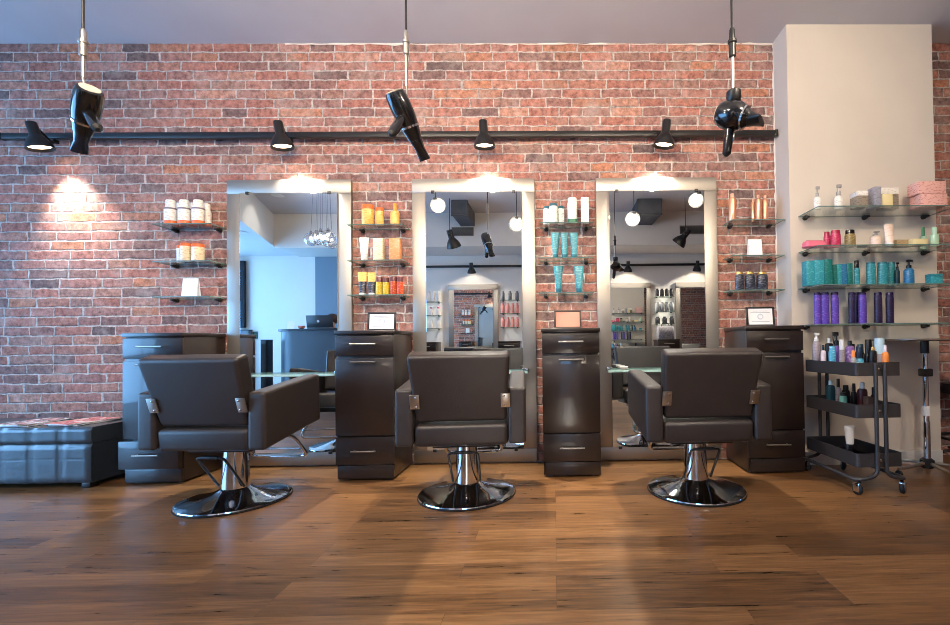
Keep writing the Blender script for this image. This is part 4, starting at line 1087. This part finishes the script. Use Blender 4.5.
whitep = label_mat('white_far_print', (232, 222, 214), (190, 170, 160)); pinkp = label_mat('pink_far_print', (222, 140, 130), (240, 210, 204)); blackp = label_mat('black_far_print', (34, 32, 34), (150, 146, 146)); greyp = label_mat('grey_far_print', (120, 122, 124), (40, 40, 42))
def row(kind, n, h, ww, where):
    mm, cm, word = kind
    return [(mm, cm, h, ww, '%s bottle on the opposite wall shelf %s, %s from left' % (word, where, ('first', 'second', 'third', 'fourth', 'fifth')[i])) for i in range(n)]
W_ = (whitep, white_pl, 'white'); P_ = (pinkp, pinkp, 'pink'); K_ = (blackp, blackb, 'black'); GR = (greyp, greyp, 'grey'); WR = (whitep, mag, 'white red-capped')
def fz(u, v): return .8437+(339-v)*8.2/445
far_shelf(-2.2, fz(440, 297), 'top shelf on the opposite wall, reflected at left in the middle mirror', row(W_, 4, .19, .036, 'left of its mirror, top'))
far_shelf(-2.2, fz(440, 310), 'middle shelf on the opposite wall, reflected at left in the middle mirror', row(WR, 3, .14, .034, 'left of its mirror, middle'))
far_shelf(-2.2, fz(440, 323), 'bottom shelf on the opposite wall, reflected at left in the middle mirror', row(W_, 3, .15, .034, 'left of its mirror, bottom'))
far_shelf(-.78, fz(520, 296), 'top shelf on the opposite wall, reflected at right in the middle mirror', row(GR, 3, .16, .036, 'right of its mirror, top'))
far_shelf(-.78, fz(520, 309), 'middle shelf on the opposite wall, reflected at right in the middle mirror', row(P_, 4, .18, .034, 'right of its mirror, middle'))
far_shelf(-.78, fz(520, 322.5), 'bottom shelf on the opposite wall, reflected at right in the middle mirror', row(P_, 4, .18, .034, 'right of its mirror, bottom'))
far_shelf(2.02, fz(670, 294), 'top shelf on the opposite wall, reflected in the right mirror', row(K_, 4, .14, .036, 'between mirrors, top'))
far_shelf(2.02, fz(670, 309), 'middle shelf on the opposite wall, reflected in the right mirror', row(GR, 4, .17, .04, 'between mirrors, middle'))
far_shelf(2.02, fz(670, 321), 'bottom shelf on the opposite wall, reflected in the right mirror', row(K_, 3, .13, .042, 'between mirrors, bottom'))
t = thing('tool_bag', 'grey patterned bag on the opposite cabinet, reflected in the right mirror', 'bag', (2.0, YF+.2, .9005))
MB().loft([(0, .14, .08), (.01, .15, .085), (.2, .15, .075), (.23, .14, .05)], 24, sq=5).build('bag_body', mat('grey_patterned_cloth', (112, 108, 112), .8, var=.5, vscale=40), t)
MB().tube(arc([(-.07, 0, .225), (-.06, 0, .29), (.06, 0, .29), (.07, 0, .225)], .04), .007, 8).build('bag_handle', black, t)
# opposite styling chairs
dup(c3, 'dark styling chair of the opposite row, seen only in the middle mirror', (-1.45, -4.25, 0), PI+R(10), 'styling chairs of the opposite row')
dup(c3, 'dark styling chair of the opposite row, seen only in the right mirror', (2.7, -4.25, 0), PI-R(8), 'styling chairs of the opposite row')
# opposite track
ztk = fz(480, 262)
t = thing('lighting_track', 'black lighting track along the opposite wall, seen in the mirrors', 'light track', (.3, YF+.06, ztk), PI)
MB().box(-2.75, 2.75, -.018, .018, -.02, .02, .003).build('track_rail', black, t)
for k in range(4):
    xx = -2.5+5*k/3
    MB().box(xx-.012, xx+.012, .0185, .0585, -.012, .012, .002).build('wall_clip', black, t)
for i, (x, l) in enumerate(((-1.45, 'above its middle-mirror reflection'), (1.35, 'left one in the right mirror'), (2.6, 'right one in the right mirror'))):
    h_ = track_head(x, YF+.06, ztk-.054, (0, .3, -1), 'black spotlight on the opposite track, %s' % l, 260, 'spotlights of the opposite track', 1.2, size=R(140), col=(1, .88, .74))
    h_.rotation_euler = (0, 0, PI)
# lamps on drop rods that light the brick wall
def drop(u, v, yy, dv, e, l, lens=lens_cool, name='pendant_spotlight'):
    d_ = 3.204-yy
    # position from its reflection: mirror image lies at depth -yy
    p = at(u, v, -yy)
    h_ = track_head(p.x, yy, p.z, dv, l, e, 'pendant spotlights in the middle of the room', 1.5, name, lens, size=R(110), col=(1, .82, .62), rod=ZC-p.z)
    gl = bpy.data.lights.new('bulb_glow', 'POINT'); gl.energy = 20 if u > 690 else 30; gl.color = (1, .86, .70); gl.shadow_soft_size = .05
    go = bpy.data.objects.new('bulb_glow', gl); COL.objects.link(go); go.parent = h_
    v_ = Vector(dv).normalized()*.2; go.location = (v_.x, v_.y-.14, v_.z-.02)
    return h_
drop(437, 203, -2.6, (.2, 1, -.28), 135, 'lit pendant spotlight reflected at the left of the middle mirror')
drop(517, 222, -2.6, (-.1, 1, -.2), 135, 'lit pendant spotlight reflected at the right of the middle mirror')
drop(633, 217, -2.6, (-.1, 1, -.2), 120, 'lit pendant spotlight glaring at the left of the right mirror')
drop(697, 197, -2.6, (-.25, 1, -.45), 36, 'lit pendant spotlight reflected at the top right of the right mirror')
unlit = mat('unlit_lens', (60, 60, 62), .2)
def unlit_drop(u, v, yy, dv, l):
    p = at(u, v, -yy)
    t = track_head(p.x, yy, p.z, dv, l, 0, 'pendant spotlights in the middle of the room', 1.7, 'pendant_spotlight', unlit, rod=ZC-p.z)
    for c in list(t.children):
        if c.type == 'LIGHT': bpy.data.objects.remove(c)
unlit_drop(451, 238, -3.5, (.2, -.5, -1), 'unlit black pendant lamp reflected at the left of the middle mirror')
unlit_drop(684, 236, -3.5, (-.6, -.4, -.8), 'unlit black pendant lamp reflected at the right of the right mirror')
# ducts and vents
def duct(x0, x1, y1, z0, label):
    t = thing('ceiling_air_duct', label, 'duct', ((x0+x1)/2, BY+.001, z0), 0, 'ducts under the ceiling')
    w = (x1-x0)/2; l = y1-BY-.002
    MB().box(-w, w, 0, l, 0, ZC-z0-.001, .003).build('duct_body', zinc, t, smooth=False)
    m = MB(); m.box(-w-.012, w+.012, l-.05, l-.03, -.012, 0); m.box(-w-.012, -w, l-.05, l-.03, 0, ZC-z0-.002); m.box(w, w+.012, l-.05, l-.03, 0, ZC-z0-.002)
    m.build('duct_flange', zinc, t, smooth=False)
duct(-1.51, -1.28, -3.55, 2.80, 'grey metal air duct reflected at the top of the middle mirror')
duct(1.30, 1.66, -3.55, 2.80, 'grey metal air duct reflected at the top of the right mirror')
def vent(x0, x1, z0, z1, label):
    t = thing('air_vent', label, 'vent', ((x0+x1)/2, BY+.002, z0), 0, 'air grilles on the bulkhead')
    w = (x1-x0)/2; h = z1-z0
    MB().box(-w+.01, w-.01, 0, .004, .01, h-.01).build('vent_backing', mat('vent_dark', (54, 52, 50), .6), t, smooth=False)
    m = MB(); m.box(-w, w, 0, .012, 0, .012); m.box(-w, w, 0, .012, h-.012, h); m.box(-w, -w+.012, 0, .012, .012, h-.012); m.box(w-.012, w, 0, .012, .012, h-.012)
    for k in range(1, 8): m.box(-w+.012, w-.012, .005, .01, h*k/8-.003, h*k/8+.003)
    m.build('vent_grille', mat('vent_grey', (112, 108, 102), .5), t, smooth=False)
vent(-1.66, -1.30, 2.64, 2.785, 'rectangular air grille below the duct, reflected in the middle mirror')
vent(2.12, 2.55, 2.64, 2.785, 'rectangular air grille reflected at the right of the right mirror')

# reception, seen in the left mirror
RY = -3.6
dx0 = at(272, 329, -RY).x; dz = at(300, 329, -RY).z; dx1 = dx0+1.55
t = thing('reception_desk', 'dark reception desk with a curved front reflected in the left mirror', 'desk', ((dx0+dx1)/2, RY, 0))
a = (dx1-dx0)/2
out = [(-a+.03+.25*(1-math.sin(R(k*10))), .0+.0-.25*(1-math.cos(R(90-k*10))) if 0 else -.22*(1-math.sin(R(90-k*10)))) for k in range(10)]
front = [(-a+.05+.3*(1-math.cos(R(9*k))), -.3+.3*math.sin(R(9*k))) for k in range(11)]
MB().poly(front+[(a-.03, 0), (a-.03, -.62), (-a+.05, -.62)], 0, dz-.034).build('desk_body', mat('desk_slate', (66, 78, 90), .35), t, ang=20)
MB().poly([(p[0]-.03, p[1]+.02) for p in front]+[(a, .02), (a, -.66), (-a+.02, -.66)], dz-.033, dz).build('desk_top', mat('desk_top_dark', (34, 36, 42), .3), t, ang=20)
lp = at(322, 328, -(RY-.12))
t = thing('laptop', 'open dark laptop with round emblem on the reception desk in the left mirror', 'laptop', (lp.x, RY-.15, dz+.0005), 0)
lm = mat('laptop_grey', (48, 52, 58), .35)
MB().box(-.2, .2, -.26, 0, 0, .018, .004).build('laptop_base', lm, t)
S_ = Matrix.Translation((0, .004, .02)) @ Matrix.Rotation(R(-10), 4, 'X')
sc_ = MB().box(-.2, .2, -.004, .004, 0, .19, .003, M=S_).build('laptop_screen', lm, t)
MB().lathe([(.02, 0), (.02, .001)], 24, M=S_ @ Matrix.Translation((-.02, .0055, .1)) @ Matrix.Rotation(R(90), 4, 'X')).build('emblem', mat('pale_emblem', (200, 206, 212), .3), sc_)
cp = at(293, 328, -(RY-.1))
t = thing('card_stand', 'white card stand at the left end of the reception desk', 'sign', (cp.x, RY-.12, dz+.0005))
MB().box(-.055, .055, -.003, .003, 0, .13, M=Matrix.Rotation(R(8), 4, 'X')).build('card_sheet', paper, t, smooth=False)
MB().box(-.058, .058, -.02, .03, 0, .004).build('card_foot', paper, t, smooth=False)
bp_ = at(303, 328, -(RY-.1))
t = thing('bowl', 'terracotta pink bowl beside the laptop on the reception desk', 'bowl', (bp_.x, RY-.14, dz+.0005))
MB().lathe([(.02, 0), (.045, .02), (.05, .05), (.046, .05), (.04, .022), (.01, .006)], 24).build('bowl_body', mat('terracotta', (206, 130, 112), .5), t)
# receptionist behind the desk
def person():
    hx = at(332, 315, -(RY-1.05)).x
    t = thing('person', 'person with short brown hair in a dark top seated behind the reception laptop', 'person', (hx, RY-1.17, 0))
    t.scale = (1.05, 1.05, 1.05)
    V = {'pelvis': ((0, 0, .60), .13), 'waist': ((0, .02, .74), .115), 'chest': ((0, .03, .92), .13), 'neckb': ((0, .03, 1.05), .06), 'neck': ((0, .035, 1.10), .05), 'jaw': ((0, .06, 1.16), .062), 'head': ((0, .05, 1.235), .085), 'crown': ((0, .04, 1.29), .07),
         'sl': ((-.17, .03, 1.0), .055), 'el': ((-.23, .08, .78), .042), 'wl': ((-.17, .3, .80), .03), 'hl': ((-.15, .37, .80), .028),
         'sr': ((.17, .03, 1.0), .055), 'er': ((.23, .08, .78), .042), 'wr': ((.17, .3, .80), .03), 'hr': ((.15, .37, .80), .028),
         'tl': ((-.1, .12, .585), .085), 'kl': ((-.12, .42, .56), .06), 'al': ((-.12, .40, .12), .04), 'fl': ((-.12, .47, .04), .035),
         'tr': ((.1, .12, .585), .085), 'kr': ((.12, .42, .56), .06), 'ar': ((.12, .40, .12), .04), 'fr': ((.12, .47, .04), .035)}
    E_ = [('pelvis', 'waist'), ('waist', 'chest'), ('chest', 'neckb'), ('neckb', 'neck'), ('neck', 'jaw'), ('jaw', 'head'), ('head', 'crown'), ('chest', 'sl'), ('sl', 'el'), ('el', 'wl'), ('wl', 'hl'), ('chest', 'sr'), ('sr', 'er'), ('er', 'wr'), ('wr', 'hr'),
          ('pelvis', 'tl'), ('tl', 'kl'), ('kl', 'al'), ('al', 'fl'), ('pelvis', 'tr'), ('tr', 'kr'), ('kr', 'ar'), ('ar', 'fr')]
    for s_, nm in ((-1, 'hl'), (1, 'hr')):
        bx, by, bz = V[nm][0]
        for k in range(4):
            fx = bx+(k-1.5)*.016
            V[nm+'f%d' % k] = ((fx, by+.05, bz+.005), .0085); V[nm+'g%d' % k] = ((fx, by+.085-.006*abs(k-1.5), bz-.012), .0075)
            E_ += [(nm, nm+'f%d' % k), (nm+'f%d' % k, nm+'g%d' % k)]
        V[nm+'t'] = ((bx-s_*.04, by+.03, bz), .009); E_.append((nm, nm+'t'))
    keys = list(V); me = bpy.data.meshes.new('body')
    me.from_pydata([V[k][0] for k in keys], [(keys.index(a), keys.index(b)) for a, b in E_], [])
    sk = mat('skin', (206, 160, 136), .55); topm = mat('dark_top', (40, 42, 50), .8); jeans = mat('dark_trousers', (34, 36, 44), .8)
    o = bpy.data.objects.new('body', me); COL.objects.link(o); o.parent = t
    md = o.modifiers.new('skin', 'SKIN'); md.use_smooth_shade = True
    for i, k in enumerate(keys):
        sv = me.skin_vertices[0].data[i]; sv.radius = (V[k][1], V[k][1]*.9); sv.use_root = (k == 'pelvis')
    o.modifiers.new('sub', 'SUBSURF').levels = 1; o.modifiers['sub'].render_levels = 1
    # material by height: skin above collar and on hands is set with a procedural mask
    m = bpy.data.materials.new('skin_and_clothes'); m.use_nodes = True; nt = m.node_tree; b = nt.nodes['Principled BSDF']
    tc = nt.nodes.new('ShaderNodeTexCoord'); sp = nt.nodes.new('ShaderNodeSeparateXYZ'); nt.links.new(tc.outputs['Object'], sp.inputs[0])
    c1 = nt.nodes.new('ShaderNodeMath'); c1.operation = 'GREATER_THAN'; c1.inputs[1].default_value = 1.07; nt.links.new(sp.outputs['Z'], c1.inputs[0])
    c2 = nt.nodes.new('ShaderNodeMath'); c2.operation = 'GREATER_THAN'; c2.inputs[1].default_value = .31; nt.links.new(sp.outputs['Y'], c2.inputs[0])
    c3_ = nt.nodes.new('ShaderNodeMath'); c3_.operation = 'GREATER_THAN'; c3_.inputs[1].default_value = .72; nt.links.new(sp.outputs['Z'], c3_.inputs[0])
    mu = nt.nodes.new('ShaderNodeMath'); mu.operation = 'MULTIPLY'; nt.links.new(c2.outputs[0], mu.inputs[0]); nt.links.new(c3_.outputs[0], mu.inputs[1])
    mxx = nt.nodes.new('ShaderNodeMath'); mxx.operation = 'MAXIMUM'; nt.links.new(c1.outputs[0], mxx.inputs[0]); nt.links.new(mu.outputs[0], mxx.inputs[1])
    mc = nt.nodes.new('ShaderNodeMix'); mc.data_type = 'RGBA'; mc.inputs['A'].default_value = lin((40, 42, 50)); mc.inputs['B'].default_value = lin((206, 160, 136))
    nt.links.new(mxx.outputs[0], mc.inputs['Factor']); nt.links.new(mc.outputs['Result'], b.inputs['Base Color']); b.inputs['Roughness'].default_value = .65
    me.materials.append(m)
    MB().sphere((0, .03, 1.26), .1, .98, 1.0, .95).build('hair', mat('brown_hair', (74, 48, 34), .6, bump=.5, bscale=90), t)
    f = MB(); f.sphere((-.032, .128, 1.235), .011, 1, .6, .8, 10); f.build('eye', mat('eye_white', (232, 228, 224), .3), t)
    f = MB(); f.sphere((.032, .128, 1.235), .011, 1, .6, .8, 10); f.build('eye', MATS['eye_white'], t)
    f = MB(); f.sphere((0, .142, 1.205), .014, .8, 1, 1.3, 12); f.build('nose', sk, t)
    f = MB(); f.sphere((0, .128, 1.17), .02, 1, .4, .3, 12); f.build('mouth', mat('lips', (170, 92, 86), .5), t)
    st = thing('office_stool', 'grey office stool under the receptionist behind the desk', 'stool', (hx, RY-1.17, 0))
    MB().lathe([(.17, .40), (.2, .41), (.2, .45), (.17, .46)], 30).build('seat', mat('grey_fabric', (90, 92, 98), .9), st)
    MB().lathe([(.025, .03), (.025, .4)], 14).build('gas_column', black, st)
    MB().lathe([(.22, 0), (.22, .015), (.05, .03)], 30).build('stool_base', black, st)
person()
# chandelier of glass globes
gm = glass_mat('globe_glass', (.97, .98, 1), .12, .03, .75)
cpos = at(326, 240, 3.0)
t = thing('glass_chandelier', 'cluster of clear glass globes on thin wires, reflected in the left mirror', 'chandelier', (cpos.x, -3.0, ZC))
MB().lathe([(.2, -.03), (.2, -.001)], 36).build('ceiling_plate', chrome, t)
cl_ = bpy.data.lights.new('chandelier_glow', 'POINT'); cl_.energy = 60; cl_.color = (1, .82, .60); cl_.shadow_soft_size = .03
clo = bpy.data.objects.new('chandelier_glow', cl_); COL.objects.link(clo); clo.parent = t; clo.location = (0, 0, -(ZC-cpos.z)+.02)
bulb_m = mat('bulb_glow', (255, 244, 230), .3, emit=(255, 240, 220), estr=5)
for k in range(9):
    a = 2*PI*k/9*2.0; r_ = .05+.13*((k*0.37) % 1); zz = -(ZC-cpos.z)+(.05*((k*.53) % 1)-.025)
    gx, gy = math.cos(a)*r_, math.sin(a)*r_
    MB().tube([(gx*.8, gy*.8, -.031), (gx, gy, zz+.1)], .0025, 6).build('wire', chrome, t)
    g_ = MB().sphere((gx, gy, zz), .09, seg=20).build('globe', gm, t)
    MB().lathe([(.018, .0), (.02, .03), (.01, .05)], 12, M=Matrix.Translation((gx, gy, zz+.066))).build('bulb_holder', chrome, g_)
    MB().sphere((gx, gy, zz+.02), .02, seg=12).build('bulb', bulb_m, g_)
# recessed lights
def downlight(x, y, z, l, e=18):
    t = thing('recessed_downlight', l, 'light', (x, y, z), 0, 'recessed ceiling lights at reception')
    MB().lathe([(.075, -.001), (.085, -.006), (.06, -.006)], 28).build('light_ring', white_pl, t)
    MB().lathe([(.058, -.004), (.058, -.0025)], 24).build('light_lens', lens_cool, t)
    L0 = spot_lamp('lamp_bulb', Matrix.Translation((0, 0, -.02)), e, R(130), (1, .9, .78)); L0.parent = t
p = at(281, 197, 3.3); downlight(p.x, -3.3, ZC, 'round recessed downlight in the main ceiling, reflected in the left mirror', 20)
p = at(244, 219, 3.3); downlight(p.x, -3.3, 2.4995, 'round recessed downlight in the lowered entrance ceiling, left mirror', 8)
# dark drape and panel by the entrance window
t = tag(MB().box(-.065, .065, -.03, .03, 0, 1.2, .008).build('window_drape', mat('dark_drape', (26, 34, 44), .8), None, (at(244.5, 280, 4.94).x, YF+.06, 1.2)), 'dark narrow drape by the entrance window, left edge of the left mirror', 'drape')
t = thing('side_counter', 'grey-blue side counter panel below the dark drape in the left mirror', 'counter', (at(246, 310, 4.9).x, YF+.001, 0))
MB().box(-.1, .1, 0, .1, .0, 1.14, .004).build('counter_panel', mat('counter_grey', (84, 96, 106), .5), t)
MB().box(-.105, .105, 0, .105, 1.1405, 1.165, .003).build('counter_top', mat('desk_top_dark', (34, 36, 42), .3), t)
t = thing('wall_socket', 'small dark green wall plate left of the reception desk in the left mirror', 'wall plate', (at(258, 332, 4.99).x, YF+.0005, 1.0))
MB().box(-.045, .045, 0, .012, 0, .13, .004).build('plate', mat('green_plate', (24, 78, 66), .5), t)
MB().box(-.015, .015, .0122, .015, .03, .1, .002).build('socket_face', mat('green_plate_face', (40, 110, 92), .5), t)
struct(boxo('wall_recess', mat('grey_blue_wall_paint', (112, 132, 148), .7), at(317, 280, 4.95).x, -3.02, YF, YF+.03, 0, BZ), 'grey-blue stretch of wall behind the reception desk', 'wall')
t = thing('speaker_cabinet', 'tall narrow black speaker beside the reception desk in the left mirror', 'speaker', (dx0-.08, RY-.05, 0))
MB().poly([(-.05, -.1), (.05, -.1), (.05, .06), (-.035, .06)], 0, .96, bevel=.004).build('speaker_body', black, t)
MB().box(-.03, .045, .0605, .064, .1, .9, .001).build('speaker_grille', mat('grille_cloth', (24, 24, 26), .9), t)

# ------------------------------------------------------------------ light
w = bpy.data.worlds.new('sky'); SC.world = w; w.use_nodes = True
bg = w.node_tree.nodes['Background']
bg.inputs['Color'].default_value = (.24, .55, 1.0, 1); bg.inputs['Strength'].default_value = 13.5
def portal(loc, rot, sx, sy):
    l = bpy.data.lights.new('window_portal', 'AREA'); l.shape = 'RECTANGLE'; l.size = sx; l.size_y = sy; l.cycles.is_portal = True
    o = bpy.data.objects.new('window_portal', l); COL.objects.link(o); o.location = loc; o.rotation_euler = rot
portal((XL-.15, (W0+W1)/2, (WZ0+WZ1)/2), (0, R(-90), 0), WZ1-WZ0, W1-W0)
portal(((DX0+DX1)/2, YF-.18, DZ/2), (R(90), 0, 0), DX1-DX0, DZ)
s = bpy.data.lights.new('sun', 'SUN'); s.energy = 5.5; s.angle = R(.6); s.color = (1, .9, .76)
so = bpy.data.objects.new('sun', s); COL.objects.link(so)
so.rotation_euler = Vector((0.004, 1, -math.tan(R(28)))).to_track_quat('-Z', 'Y').to_euler()

# ------------------------------------------------------------------ camera
cam = bpy.data.cameras.new('camera'); co = bpy.data.objects.new('camera', cam); COL.objects.link(co)
cam.sensor_width = 36; cam.lens = F*36/950
cam.shift_x = (475-CX)/950; cam.shift_y = (CY-312.5)/950
cam.clip_start = .05; cam.clip_end = 100
B = -FW
co.matrix_world = Matrix(((RT.x, UP.x, B.x, CAMLOC.x), (RT.y, UP.y, B.y, CAMLOC.y), (RT.z, UP.z, B.z, CAMLOC.z), (0, 0, 0, 1)))
SC.camera = co
vs = SC.view_settings
vs.view_transform = 'Standard'; vs.look = 'None'; vs.exposure = 0.0; vs.gamma = 1; vs.use_curve_mapping = False
SC.cycles.use_denoising = True
SC.cycles.filter_width = .9
SC.cycles.max_bounces = 10; SC.cycles.glossy_bounces = 8; SC.cycles.transparent_max_bounces = 16; SC.cycles.diffuse_bounces = 5
SC.cycles.sample_clamp_indirect = 6
